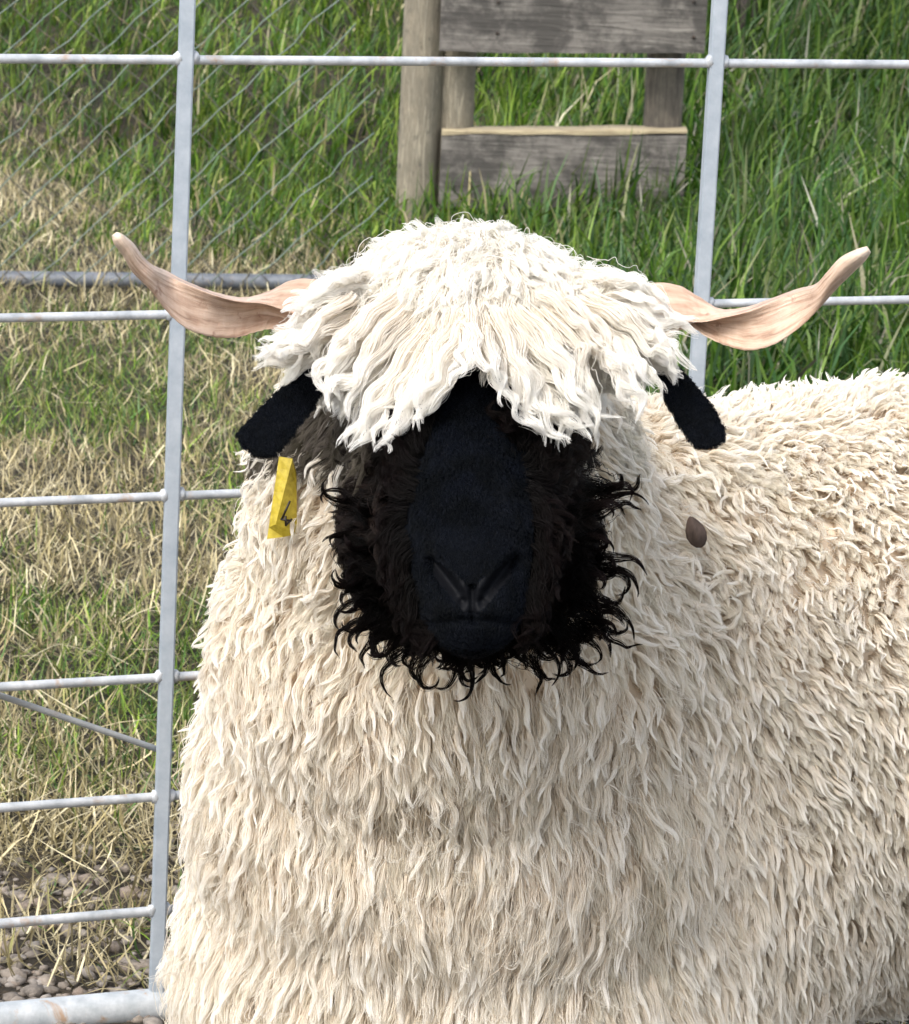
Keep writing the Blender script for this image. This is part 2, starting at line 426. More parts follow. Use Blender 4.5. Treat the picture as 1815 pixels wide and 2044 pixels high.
def gravel():
    bm = bmesh.new(); bmesh.ops.create_icosphere(bm, subdivisions=1, radius=1.0)
    bv = np.array([v.co[:] for v in bm.verts]); bf = np.array([[v.index for v in f.verts] for f in bm.faces]); bm.free()
    x, y = scatter(16000, 3.2, 6.2, .17)
    b = vnoise(x, y, 2.3, 41) + vnoise(x, y, 6, 14) * .5 + np.clip((4.72 - y) * 1.3, -0.45, .8)
    k = (rng.random(len(x)) < np.clip(b * 1.6 + .15, 0, 1)); x, y = x[k], y[k]; n = len(x)
    s = rng.uniform(.0035, .0085, n) * rng.choice([1, 1, 1, 1.7], n)
    V = bv[None] * (1 + rng.uniform(-.28, .28, (n, len(bv), 1)))
    V = V * np.stack([s * rng.uniform(.8, 1.5, n), s * rng.uniform(.8, 1.3, n), s * rng.uniform(.4, .75, n)], 1)[:, None, :]
    a = rng.uniform(0, 6.28, n); ca, sa = np.cos(a)[:, None], np.sin(a)[:, None]
    X = V[..., 0] * ca - V[..., 1] * sa + x[:, None]; Yv = V[..., 0] * sa + V[..., 1] * ca + y[:, None]
    Z = V[..., 2] + (ground_z_np(x, y) + s * .25)[:, None]
    P = np.stack([X, Yv, Z], -1).reshape(-1, 3)
    F = (bf[None] + (np.arange(n) * len(bv))[:, None, None]).reshape(-1, 3)
    me = bpy.data.meshes.new('gravel')
    me.vertices.add(len(P)); me.vertices.foreach_set('co', P.astype(np.float32).ravel())
    me.loops.add(F.size); me.loops.foreach_set('vertex_index', F.astype(np.int32).ravel())
    me.polygons.add(len(F)); me.polygons.foreach_set('loop_start', np.arange(0, F.size, 3, dtype=np.int32))
    me.update(calc_edges=True)
    at = me.color_attributes.new('col', 'FLOAT_COLOR', 'POINT')
    pal = np.array([(.24, .20, .16), (.32, .27, .22), (.17, .15, .13), (.36, .33, .30), (.22, .16, .12)])
    cc = np.concatenate([np.repeat(pick(pal, n)[:, None, :], len(bv), 1), np.ones((n, len(bv), 1))], -1)
    at.data.foreach_set('color', cc.astype(np.float32).ravel())
    me.polygons.foreach_set('use_smooth', [True] * len(me.polygons))
    me.materials.append(M['pebble'])
    tag(link(bpy.data.objects.new('gravel', me)), 'brown and grey gravel on the ground under the hurdle', 'gravel', kind='stuff')
gravel()

# ------------------------------------------------------------------ sheep hurdle
# fence plane: through the foot of the nearer upright, running away to the right
H0 = np.array([-0.303, 4.10, 0.0]); HD = np.array([math.cos(math.radians(22.8)), math.sin(math.radians(22.8)), 0.0])
HN = np.array([HD[1], -HD[0], 0.0])          # towards the camera
def on_hurdle(u, v):
    d = ray(u, v)
    t = np.dot(H0 - EYE, HN) / np.dot(d, HN)
    return EYE + d * t
def hurdle():
    root = empty('metal_hurdle', H0)
    tag(root, 'galvanised metal sheep hurdle of round rails and square uprights behind the ram', 'hurdle')
    # each rail: heights at the nearer upright
    rails = [((0, 115), (1815, 130), .0052), ((0, 630), (1815, 602), .0050), ((0, 1003), (345, 990), .0050), ((0, 1367), (335, 1352), .0052),
             ((0, 1613), (322, 1590), .0052), ((0, 1842), (315, 1818), .0056)]
    def s_of(P): return float(np.dot(P - H0, HD))
    sL, sR = -1.0, 1.45
    for a, b, r in rails:
        A, B = on_hurdle(*a), on_hurdle(*b)
        z = .5 * (A[2] + B[2]) if b[0] > 1000 else on_hurdle(b[0], b[1])[2]
        bm = bmesh.new(); tube_bm(bm, [H0 + HD * s + np.array([0, 0, z]) for s in np.linspace(sL, sR, 30)], r, 14)
        keep(bm_obj('rail', bm, M['galv']), root)
        print('rail z', round(float(z), 3), round(A[2], 3), round(B[2], 3))
    zb = on_hurdle(310, 2008)[2]
    print('base z', zb, proj(H0), proj(H0 + HD * .637), proj(H0 + HD * .637 + np.array([0, 0, .9])), proj(H0 + np.array([0, 0, .9])))
    bm = bmesh.new(); tube_bm(bm, [H0 + HD * s + np.array([0, 0, zb]) + HN * .001 for s in np.linspace(sL, sR, 30)], .0205, 20)
    keep(bm_obj('base_tube', bm, M['galv_base']), root)
    # uprights
    ztop = 1.15
    for s in (s_of(on_hurdle(343, 1000)) - .637 * 1, s_of(on_hurdle(343, 1000)), s_of(on_hurdle(1422, 250)), s_of(on_hurdle(1422, 250)) + .637):
        P = H0 + HD * s
        bm = bmesh.new()
        h = .0083
        a = math.radians(14)
        ax = HD * math.cos(a) + HN * math.sin(a); ay = -HD * math.sin(a) + HN * math.cos(a)
        box_bm(bm, P + np.array([0, 0, (ztop + zb) / 2]), [ax, ay, (0, 0, 1)], (h, h, (ztop - zb) / 2))
        bmesh.ops.bevel(bm, geom=[e for e in bm.edges if abs(e.verts[0].co.z - e.verts[1].co.z) > .3], offset=.0016, segments=2, affect='EDGES')
        up = keep(bm_obj('upright', bm, M['galv_post'], smooth=False), root)
        # welds at every rail
        for a_, b_, r in rails:
            A = on_hurdle(*a_); B = on_hurdle(*b_)
            z = .5 * (A[2] + B[2]) if b_[0] > 1000 else on_hurdle(b_[0], b_[1])[2]
            bm = bmesh.new()
            for sd in (-1, 1):
                mtx = Matrix.Translation(Vector(P + HD * sd * (.0083 + .001) + HN * .002 + np.array([0, 0, z + random.uniform(0, .0025)])))
                ret = bmesh.ops.create_icosphere(bm, subdivisions=2, radius=1.0, matrix=mtx @ Matrix.Diagonal((.0058, .0058, .0080, 1)))
                for vv in ret['verts']:
                    vv.co += Vector((snoise(vv.co, 260), snoise(vv.co, 260, 3), snoise(vv.co, 260, 7))) * .0022
            w = bm_obj('weld', bm, M['galv'])
            w.parent = up; w.matrix_parent_inverse = up.matrix_world.inverted()
            w.matrix_parent_inverse = Matrix.Translation(root.location).inverted() if False else Matrix.Identity(4)
            w.parent = up
            w.matrix_parent_inverse = (Matrix.Translation(root.location) @ Matrix.Translation(root.location).inverted())
    # diagonal brace behind the rails
    B = on_hurdle(352, 1512) - HN * .012; A = on_hurdle(0, 1392) - HN * .012; A = B + (A - B) * ((s_of(B) + s_of(on_hurdle(343, 1000)) * -1 + .637) / (s_of(B) - s_of(A)))
    bm = bmesh.new(); tube_bm(bm, [A + (B - A) * t for t in np.linspace(0, 1, 12)], .0037, 10)
    keep(bm_obj('brace', bm, M['brace']), root)
hurdle()

# ------------------------------------------------------------------ chain link panel
def chain_panel():
    YP = G(200, 575)[1]
    print('chain panel Y', YP)
    PA, PB = W(-120, 555, YP - .12), W(806, 566, YP - .0)
    root = empty('chain_link_panel', (PA[0], PA[1], 0))
    tag(root, 'chain-link mesh panel with a dark grey tube along its bottom, left of the wooden stile', 'mesh panel')
    d = (PB - PA); L = np.linalg.norm(d); d = d / L
    bm = bmesh.new(); tube_bm(bm, [PA + d * t for t in np.linspace(-.2, L, 24)], .0192, 16)
    keep(bm_obj('bottom_tube', bm, M['old_tube']), root)
    up = np.array([-.16, .06, 1.0]); up /= np.linalg.norm(up)
    nrm = np.cross(d, up); nrm /= np.linalg.norm(nrm)
    if nrm[1] > 0: nrm = -nrm
    Ht = 1.15
    # "/" wires
    def wires(dx, step, rad, off, kink, name, mat, seed):
        r = random.Random(seed)
        bm = bmesh.new()
        s = -Ht * abs(dx) - .3
        while s < L + Ht * abs(dx):
            pts = []
            n = 22
            for i in range(n + 1):
                h = Ht * i / n
                a = s + dx * h + r.uniform(-1, 1) * .008 + (kink if i % 2 else -kink)
                if a < -.2 or a > L - .01:
                    if len(pts) > 1: tube_bm(bm, pts, rad, 5)
                    pts = []
                    continue
                pts.append(PA + d * a + up * h + nrm * (off + (.003 if i % 2 else -.003) + (.02 if i == 0 else 0)))
            if len(pts) > 1: tube_bm(bm, pts, rad, 5)
            s += step * r.uniform(.94, 1.06)
        keep(bm_obj(name, bm, mat), root)
    wires(1.18, .105, .0016, .018, .003, 'mesh_wire', M['wire'], 2)
    wires(-1.0, .118, .0013, .012, .004, 'mesh_wire', M['dark_wire'], 5)  # crossing wires, thinner and painted darker for the weaker light on them
    # loops of wire tied round the tube
    s = .02
    while s < L - .05:
        c = PA + d * s
        bm = bmesh.new()
        pts = []
        for k in range(13):
            a = 2 * math.pi * k / 12
            pts.append(c + up * math.sin(a) * .0205 + nrm * math.cos(a) * .0205 + d * (.020 * math.sin(a) + .006 * k / 12))
        tube_bm(bm, pts, .0016, 5)
        s += random.uniform(.10, .14)
        keep(bm_obj('tie_wire', bm, M['dark_wire']), root)
chain_panel()

# ------------------------------------------------------------------ wooden stile and stakes
def board_bm(P0, P1, zlo0, zhi0, zlo1, zhi1, thick, n=26, seed=0):
    """rough board between two plan points, front face towards the camera, slightly uneven"""
    bm = bmesh.new()
    rings = []
    for i in range(n + 1):
        t = i / n
        p = P0 + (P1 - P0) * t
        lo = zlo0 + (zlo1 - zlo0) * t + snoise((t * 3, seed, 0), 1.5) * .006
        hi = zhi0 + (zhi1 - zhi0) * t + snoise((t * 3, seed, 5), 1.5) * .006 + snoise((t * 22, seed, 5), 1) * .002
        f = snoise((t * 4, seed, 9), 1) * .004
        q = [(0, lo), (0, lo + (hi - lo) * .33), (0, lo + (hi - lo) * .66), (0, hi - .004), (.004, hi), (thick, hi - .001), (thick, lo)]
        rings.append([bm.verts.new((p[0], p[1] + a + f, z)) for a, z in q])
    m_ = len(rings[0])
    for r0, r1 in zip(rings, rings[1:]):
        for k in range(m_):
            bm.faces.new((r0[k], r1[k], r1[(k + 1) % m_], r0[(k + 1) % m_]))
    bm.faces.new(rings[0]); bm.faces.new(rings[-1][::-1])
    bmesh.ops.recalc_face_normals(bm, faces=bm.faces)
    return bm
def post_obj(root, P, half, mat, zb, zt, rnd, seed):
    bm = bmesh.new(); rings = []
    n = 28
    for i in range(19):
        t = i / 18; z = zb + (zt - zb) * t
        ring = []
        for k in range(n):
            a = 2 * math.pi * k / n
            if rnd: rr = half * (1 + .05 * snoise((math.cos(a) * 1.6, math.sin(a) * 1.6, z * 1.4), 1.6, seed) - .09 * max(0, math.cos((a - 4.2) * 1.0)) ** 40)
            else: rr = half / max(abs(math.cos(a)), abs(math.sin(a))) ** .86 * (1 + .02 * snoise((math.cos(a), math.sin(a), z * 3), 2, seed))
            ring.append(bm.verts.new((P[0] + math.cos(a) * rr, P[1] + math.sin(a) * rr, z)))
        rings.append(ring)
    for r0, r1 in zip(rings, rings[1:]):
        for k in range(n): bm.faces.new((r0[k], r0[(k + 1) % n], r1[(k + 1) % n], r1[k]))
    bm.faces.new(rings[0][::-1]); bm.faces.new(rings[-1])
    return keep(bm_obj('post', bm, mat), root)
def stile():
    Y = 10.6
    root = empty('wooden_stile', W(1100, 500, Y) * np.array([1, 1, 0]))
    tag(root, 'weathered wooden stile of posts and grey boards standing in long grass', 'stile')
    def P(u, v, yy): return W(u, v, yy)
    c = P(840, 200, Y + .02); post_obj(root, c, .058, M['post'], -.1, 1.1, True, 3)
    c = P(906, 200, Y + .06); post_obj(root, c, .058, M['post'], -.1, 1.1, True, 8)
    c = P(1325, 200, Y + .10); post_obj(root, c, .054, M['post_dark'], -.1, .78, False, 12)
    def board(u0, u1, vt0, vt1, vb0, vb1, yy, th, seed):
        a, b = P(u0, vt0, yy), P(u1, vt1, yy)
        a2, b2 = P(u0, vb0, yy), P(u1, vb1, yy)
        bd = keep(bm_obj('board', board_bm(a, b, a2[2], a[2], b2[2], b[2], th, seed=seed), M['board'], smooth=False), root)
        return bd, a, b, a2, b2
    bd, a, b, a2, b2 = board(884, 1416, -60, -48, 104, 107, Y - .075, .035, 1)
    bd2, a, b, a2, b2 = board(882, 1372, 268, 268, 415, 425, Y - .03, .11, 2)
    # thin cap on the lower board's top, the light it catches painted paler
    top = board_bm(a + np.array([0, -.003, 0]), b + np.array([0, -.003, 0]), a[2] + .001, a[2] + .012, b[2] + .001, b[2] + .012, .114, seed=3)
    e = bm_obj('lit_edge', top, M['board_edge'], smooth=False)
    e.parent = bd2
    board(900, 1380, 430, 440, 560, 570, Y - .05, .04, 4)
    # nails
    for u, v in ((993, 66), (1444 - 5, 74), (995, 4), (1440 - 4, 3)):
        if u > 1400: u = 1385
        q = W(u, v, Y - .078)
        bm = bmesh.new(); bmesh.ops.create_icosphere(bm, subdivisions=2, radius=1, matrix=Matrix.Translation(Vector(q)) @ Matrix.Diagonal((.0055, .003, .0055, 1)))
        nl = bm_obj('nail', bm, M['stake']); nl.parent = bd; nl.matrix_parent_inverse = Matrix.Identity(4)
stile()
def stake(u, v0, v1, Y, wpx, label):
    a = W(u, v1, Y); h = wpx / FPX * Y / 2
    b = W(u, v0, Y)
    bm = bmesh.new()
    z0 = ground_z(a[0], Y) - .05
    pts = [(a[0] + snoise((t * 5, u, 0), 1) * .008 - (b[0] - a[0]) * (1 - t) * .0, Y, z0 + (b[2] - z0) * t) for t in np.linspace(0, 1, 12)]
    tube_bm(bm, pts, [h * (1 + .12 * snoise((t * 9, u, 1), 1)) for t in np.linspace(0, 1, 12)], 9, .06)
    tag(bm_obj('fence_stake', bm, M['stake']), label, 'stake', 'thin dark stakes standing in the grass')
stake(266, -80, 95, 13.2, 20, 'thin brown stake seen through the chain-link mesh, left of the hurdle upright')
stake(1203, 120, 262, 12.4, 28, 'dark rotten stake seen between the two stile boards')
stake(700, -90, 70, 14.5, 38, 'pale slim stake in the grass between hurdle upright and stile post')
stake(1478, -90, 235, 12.8, 46, 'dark stake right of the stile and the second hurdle upright')

# ------------------------------------------------------------------ the ram: body
AX = math.radians(25)
def rot_z(a): return Matrix.Rotation(a, 4, 'Z')
def ellipsoid(bm, c, r, rot=Matrix.Identity(4), sub=3):
    bmesh.ops.create_icosphere(bm, subdivisions=sub, radius=1.0, matrix=Matrix.Translation(Vector(tuple(map(float, c)))) @ rot @ Matrix.Diagonal((*r, 1)))

# face profile: from forehead to nose, seen from the front
FT = W(941, 745, 3.215); NT = W(943, 1165, 3.045)
axis = NT - FT; AL = np.linalg.norm(axis); axis /= AL
lat = np.array([1.0, 0, 0]); lat = _R - axis * np.dot(_R, axis); lat /= np.linalg.norm(lat)
dor = np.cross(lat, axis); dor /= np.linalg.norm(dor)
if dor[1] > 0: dor = -dor
print('face length', AL)
def head_rings(bm):
    # t, half width, depth (dorsal to ventral), dorsal bulge
    prof = [(-.75, .02, .03, -.075), (-.68, .055, .09, -.045), (-.5, .080, .13, -.018), (-.25, .088, .15, -.004), (0, .086, .158, .0), (.2, .080, .155, .006), (.4, .070, .145, .011), (.55, .067, .128, .013),
            (.7, .065, .112, .012), (.82, .057, .100, .010), (.93, .051, .088, .006), (1.01, .046, .076, -.002), (1.08, .038, .060, -.013), (1.13, .026, .040, -.026), (1.155, .010, .02, -.036)]
    n = 26; rings = []
    for t, hw, dp, bu in prof:
        top = FT + axis * AL * t + dor * bu
        ring = []
        for k in range(n):
            a = 2 * math.pi * k / n
            x = math.sin(a); y = math.cos(a)             # y=1 dorsal
            e = 1.0
            sx = math.copysign(abs(x) ** .95, x)
            wd = hw * (1.0 if y < 0 else (1 - .10 * y))   # narrower bridge
            if y < 0: wd = hw * (1 - .28 * (-y))          # narrower jaw
            p = top + lat * wd * sx + dor * (-dp / 2 + dp / 2 * math.copysign(abs(y) ** e, y))
            ring.append(bm.verts.new(tuple(p)))
        rings.append(ring)
    for r0, r1 in zip(rings, rings[1:]):
        for k in range(n): bm.faces.new((r0[k], r0[(k + 1) % n], r1[(k + 1) % n], r1[k]))
    bm.faces.new(rings[0][::-1]); bm.faces.new(rings[-1])
def ear(bm, base, tip, half, th, tw):
    base, tip = np.array(base), np.array(tip)
    d = tip - base; L = np.linalg.norm(d); d /= L
    nrm = np.array([tw, -1.0, .25]); nrm -= d * np.dot(nrm, d); nrm /= np.linalg.norm(nrm)
    s = np.cross(d, nrm)
    rings = []
    for t, f in ((-.3, .55), (0, .8), (.25, .98), (.5, 1.02), (.75, 1.02), (.92, 1.0), (1.0, .9), (1.04, .5)):
        ring = []
        for k in range(16):
            a = 2 * math.pi * k / 16
            cx, cy = math.cos(a), math.sin(a)
            cup = .25 * half * (1 - cx * cx)
            p = base + d * L * t + s * half * f * math.copysign(abs(cx) ** .8, cx) + nrm * (th * cy - cup)
            ring.append(bm.verts.new(tuple(p)))
        rings.append(ring)
    for r0, r1 in zip(rings, rings[1:]):
        for k in range(16): bm.faces.new((r0[k], r0[(k + 1) % 16], r1[(k + 1) % 16], r1[k]))
    bm.faces.new(rings[0][::-1]); bm.faces.new(rings[-1])

EAR_L = (W(612, 772, 3.25), W(500, 893, 3.205)); EAR_R = (W(1348, 762, 3.25), W(1425, 882, 3.205))
BX = np.array([math.cos(AX), math.sin(AX), 0])
TC = np.array([.50, 3.87, .470])
bm = bmesh.new()
ellipsoid(bm, W(895, 1020, 3.52), (.180, .16, .20))
ellipsoid(bm, W(925, 1330, 3.56), (.238, .20, .20))
ellipsoid(bm, W(955, 1600, 3.62), (.279, .225, .22))
ellipsoid(bm, W(982, 1950, 3.66), (.309, .235, .27))
ellipsoid(bm, W(1250, 1250, 3.70), (.20, .19, .22))
ellipsoid(bm, W(1350, 1600, 3.72), (.24, .22, .30))
ellipsoid(bm, TC, (.68, .275, .315), rot_z(AX), 4)
ellipsoid(bm, TC + BX * .45 + np.array([0, 0, .01]), (.28, .255, .275), rot_z(AX))
ellipsoid(bm, TC - BX * .30 + np.array([0, 0, .02]), (.24, .25, .265), rot_z(AX))
ellipsoid(bm, W(935, 880, 3.36), (.10, .13, .11))
ellipsoid(bm, W(938, 1068, 3.245), (.100, .085, .093))       # cheeks and jaw
ellipsoid(bm, W(935, 630, 3.33), (.095, .085, .058))         # poll
ellipsoid(bm, W(740, 660, 3.31), (.05, .045, .030)); ellipsoid(bm, W(1160, 660, 3.31), (.05, .045, .030))
head_rings(bm)
ear(bm, *EAR_L, .0225, .0045, -.25); ear(bm, *EAR_R, .0200, .0045, .25)
LEGS = [(TC - BX * .46 + np.array([BX[1], -BX[0], 0]) * .12), (TC - BX * .46 - np.array([BX[1], -BX[0], 0]) * .12), (TC + BX * .5 + np.array([BX[1], -BX[0], 0]) * .12), (TC + BX * .5 - np.array([BX[1], -BX[0], 0]) * .12)]
for i, p in enumerate(LEGS):
    back = i > 1
    pts = [(p[0], p[1], .38), (p[0] + (.02 if back else -.01), p[1], .24), (p[0] + (.05 if back else 0), p[1], .17), (p[0] + (.03 if back else 0), p[1], .06), (p[0] + .01, p[1] - .005, .022)]
    tube_bm(bm, pts, [.10, .045, .034, .027, .032], 14)
bmesh.ops.recalc_face_normals(bm, faces=bm.faces)
tmp = bm_obj('tmp_body', bm, None)
md = tmp.modifiers.new('r', 'REMESH'); md.mode = 'VOXEL'; md.voxel_size = .0052
md = tmp.modifiers.new('s', 'CORRECTIVE_SMOOTH') if False else tmp.modifiers.new('s', 'SMOOTH'); md.factor = .5; md.iterations = 5
dg = bpy.context.evaluated_depsgraph_get()
bme = bpy.data.meshes.new_from_object(tmp.evaluated_get(dg))
bpy.data.objects.remove(tmp)
bme.name = 'sheep'
# finer mesh on the muzzle, then relax the trunk so that no seams show between its masses
bm = bmesh.new(); bm.from_mesh(bme)
for _ in range(2):
    ed = []
    for e in bm.edges:
        q = (np.array(e.verts[0].co) + np.array(e.verts[1].co)) / 2 - FT
        if .62 < (q @ axis) / AL < 1.2 and abs(q @ lat) < .06 and (q @ dor) > -.06: ed.append(e)
    bmesh.ops.subdivide_edges(bm, edges=ed, cuts=1, use_grid_fill=True)
bmesh.ops.triangulate(bm, faces=[f for f in bm.faces if len(f.verts) > 4])
bm.to_mesh(bme); bm.free()
nv = len(bme.vertices); co = np.empty(nv * 3, np.float32); bme.vertices.foreach_get('co', co); co = co.reshape(-1, 3).astype(float)
E_ = np.empty(len(bme.edges) * 2, np.int32); bme.edges.foreach_get('vertices', E_); E_ = E_.reshape(-1, 2)
deg = np.bincount(E_.ravel(), minlength=nv)[:, None]
keepw = ((co[:, 1] > 3.40) & (co[:, 2] > .2))[:, None] * np.clip((co[:, 1] - 3.38) / .08, 0, 1)[:, None]
for _ in range(90):
    acc = np.zeros_like(co); np.add.at(acc, E_[:, 0], co[E_[:, 1]]); np.add.at(acc, E_[:, 1], co[E_[:, 0]])
    co += (acc / deg - co) * keepw * .9
# sculpt nostrils and mouth
def head_uv(P):
    q = P - FT
    return q @ axis / AL, q @ lat, q @ dor
ht, hl, hd = head_uv(co)
front = (hd > -.07) & (ht > .5) & (ht < 1.3) & (np.abs(hl) < .07)
for sgn in (-1, 1):
    for f in np.linspace(0, 1, 6):
        c0 = W(943 + sgn * (20 + 62 * f), 1205 - 62 * f ** .8, 3.04)
        dd = np.sqrt((co[:, 0] - c0[0]) ** 2 + (co[:, 2] - c0[2]) ** 2)
        co -= np.outer(np.exp(-(dd / (.0042 + .0025 * f)) ** 2) * front * (.006 + .006 * f), dor * .6 + axis * .8)
        c0 = W(943 + sgn * (16 + 58 * f), 1178 - 58 * f ** .8, 3.04)      # rim above the slit
        dd = np.sqrt((co[:, 0] - c0[0]) ** 2 + (co[:, 2] - c0[2]) ** 2)
        co += np.outer(np.exp(-(dd / .0045) ** 2) * front * .0028, dor * .8)
    c0 = W(943 + sgn * 75, 1095, 3.04)
    dd = np.sqrt((co[:, 0] - c0[0]) ** 2 + (co[:, 2] - c0[2]) ** 2)
    co += np.outer(np.exp(-(dd / .016) ** 2) * front * .004, dor)
    c0 = W(943 + sgn * 52, 1215, 3.04)       # lip lobes
    dd = np.sqrt((co[:, 0] - c0[0]) ** 2 + (co[:, 2] - c0[2]) ** 2)
    co += np.outer(np.exp(-(dd / .013) ** 2) * front * .004, dor * .5 + axis * .4)
pr = np.stack(proj(co), 1) if False else np.array(proj(co)).T
for sgn in (-1, 1):          # hollows beside the nasal bridge, fuller upper lip
    co -= np.outer(np.exp(-((hl - sgn * .040) / .012) ** 2 - ((ht - .42) / .22) ** 2) * (hd > -.06) * (np.abs(hl) < .08) * (ht > -.2) * (ht < 1.2) * (co[:, 1] < 3.3) * .007, dor)
mouth_v = 1246 - 10 * np.cos((pr[:, 0] - 943) / 95 * 1.6)
mw = np.exp(-((pr[:, 1] - mouth_v) / 9) ** 2) * (np.abs(pr[:, 0] - 943) < 95) * front
phil = np.exp(-((pr[:, 0] - 943) / 7) ** 2) * ((pr[:, 1] > 1165) & (pr[:, 1] < 1245)) * front
co -= np.outer(mw * .0035 + phil * .005, dor * .7 + axis * .7)
bme.vertices.foreach_set('co', co.astype(np.float32).ravel()); bme.update()

def seg_dist(P, a, b):
    a, b = np.array(a), np.array(b); d = b - a; t = np.clip((P - a) @ d / (d @ d), 0, 1.1)
    return np.linalg.norm(P - (a + t[:, None] * d), axis=1)
def is_ear(P): return (seg_dist(P, EAR_L[0] * .9 + EAR_L[1] * .1, EAR_L[1]) < .034) | (seg_dist(P, EAR_R[0] * .9 + EAR_R[1] * .1, EAR_R[1]) < .034)
def is_face(P):
    t, l, d = head_uv(P)
    return (t > -.12) & (d > -.20) & (t < 1.5) & (np.abs(l) < .125) & (P[:, 1] < 3.31) & (P[:, 1] > 2)
npoly = len(bme.polygons)
cen = np.empty(npoly * 3, np.float32); bme.polygons.foreach_get('center', cen); cen = cen.reshape(-1, 3).astype(float)
bme.materials.clear(); bme.materials.append(M['skin']); bme.materials.append(M['black_skin']); bme.materials.append(M['nose'])
mi = (is_ear(cen) | is_face(cen) | ((cen[:, 2] < .2) & (cen[:, 2] > .12)) | (cen[:, 2] < .03)).astype(np.int32)
pu_, pv_ = proj(cen)
nose = (np.abs(pu_ - 943) < 78) & (pv_ > 1118) & (pv_ < 1222) & (np.abs(pu_ - 943) < 14 + (1225 - pv_) * .85) & (pv_ > 1175 - np.abs(pu_ - 943) * .9) & (cen[:, 1] < 3.13)
mi[nose] = 2
bme.polygons.foreach_set('material_index', mi); bme.polygons.foreach_set('use_smooth', [True] * npoly)
RAM = link(bpy.data.objects.new('sheep', bme))
tag(RAM, 'white curly-fleeced ram with black face, black ears and spreading tan horns, facing the camera', 'sheep')
print('body verts', nv)

# triangles for sampling
bme.calc_loop_triangles()
nt_ = len(bme.loop_triangles); tri = np.empty(nt_ * 3, np.int32); bme.loop_triangles.foreach_get('vertices', tri); tri = tri.reshape(-1, 3)
TA, TB, TCc = co[tri[:, 0]], co[tri[:, 1]], co[tri[:, 2]]
cr = np.cross(TB - TA, TCc - TA); tarea = np.linalg.norm(cr, axis=1) / 2; tn = cr / (2 * tarea[:, None] + 1e-12)
tcen = (TA + TB + TCc) / 3
BVH = BVHTree.FromPolygons([tuple(p) for p in co], [tuple(t) for t in tri.tolist()])
T_ear, T_face = is_ear(tcen), is_face(tcen)
ht_, hl_, hd_ = head_uv(tcen)
tpu, tpv = proj(tcen)
view = tcen - EYE; view /= np.linalg.norm(view, axis=1)[:, None]
facing = -(tn * view).sum(1)

def sample(weight, n):
    w = tarea * weight; cdf = np.cumsum(w)
    idx = np.searchsorted(cdf, rng.random(n) * cdf[-1]); idx = np.clip(idx, 0, nt_ - 1)
    r1, r2 = np.sqrt(rng.random(n))[:, None], rng.random(n)[:, None]
    P = (1 - r1) * TA[idx] + r1 * (1 - r2) * TB[idx] + r1 * r2 * TCc[idx]
    return P, tn[idx], idx
def unit(v): return v / (np.linalg.norm(v, axis=-1, keepdims=True) + 1e-9)

def grow(P, Nn, flow, length, lift0, lift1, K, settle=.8, gravity=0.0):
    """guides that leave the skin and lie over it. flow(P,N)->direction field (n,3)"""
    n = len(P)
    G_ = np.zeros((n, K, 3)); G_[:, 0] = P
    d = unit(Nn * .9 + flow(P, Nn) * .6)
    step = (length / (K - 1))[:, None]
    cur = P.copy(); nn = Nn.copy()
    for k in range(1, K):
        f = flow(cur, nn)
        d = unit(d * (1 - settle * .55) + f * settle + np.array([0, 0, -gravity]))
        cur = cur + d * step
        tgt = lift0 + (lift1 - lift0) * (k / (K - 1)) ** 1.2
        for i in range(n):
            loc, no, ix, di = BVH.find_nearest(Vector(cur[i]))
            if loc is None: continue
            no = np.array(no); loc = np.array(loc)
            sd = np.dot(cur[i] - loc, no)
            tg = tgt[i]
            if sd < tg: cur[i] += no * (tg - sd) * .8
            elif sd > tg * 1.25: cur[i] -= no * (sd - tg * 1.25) * .45
            nn[i] = no
        G_[:, k] = cur
    return G_

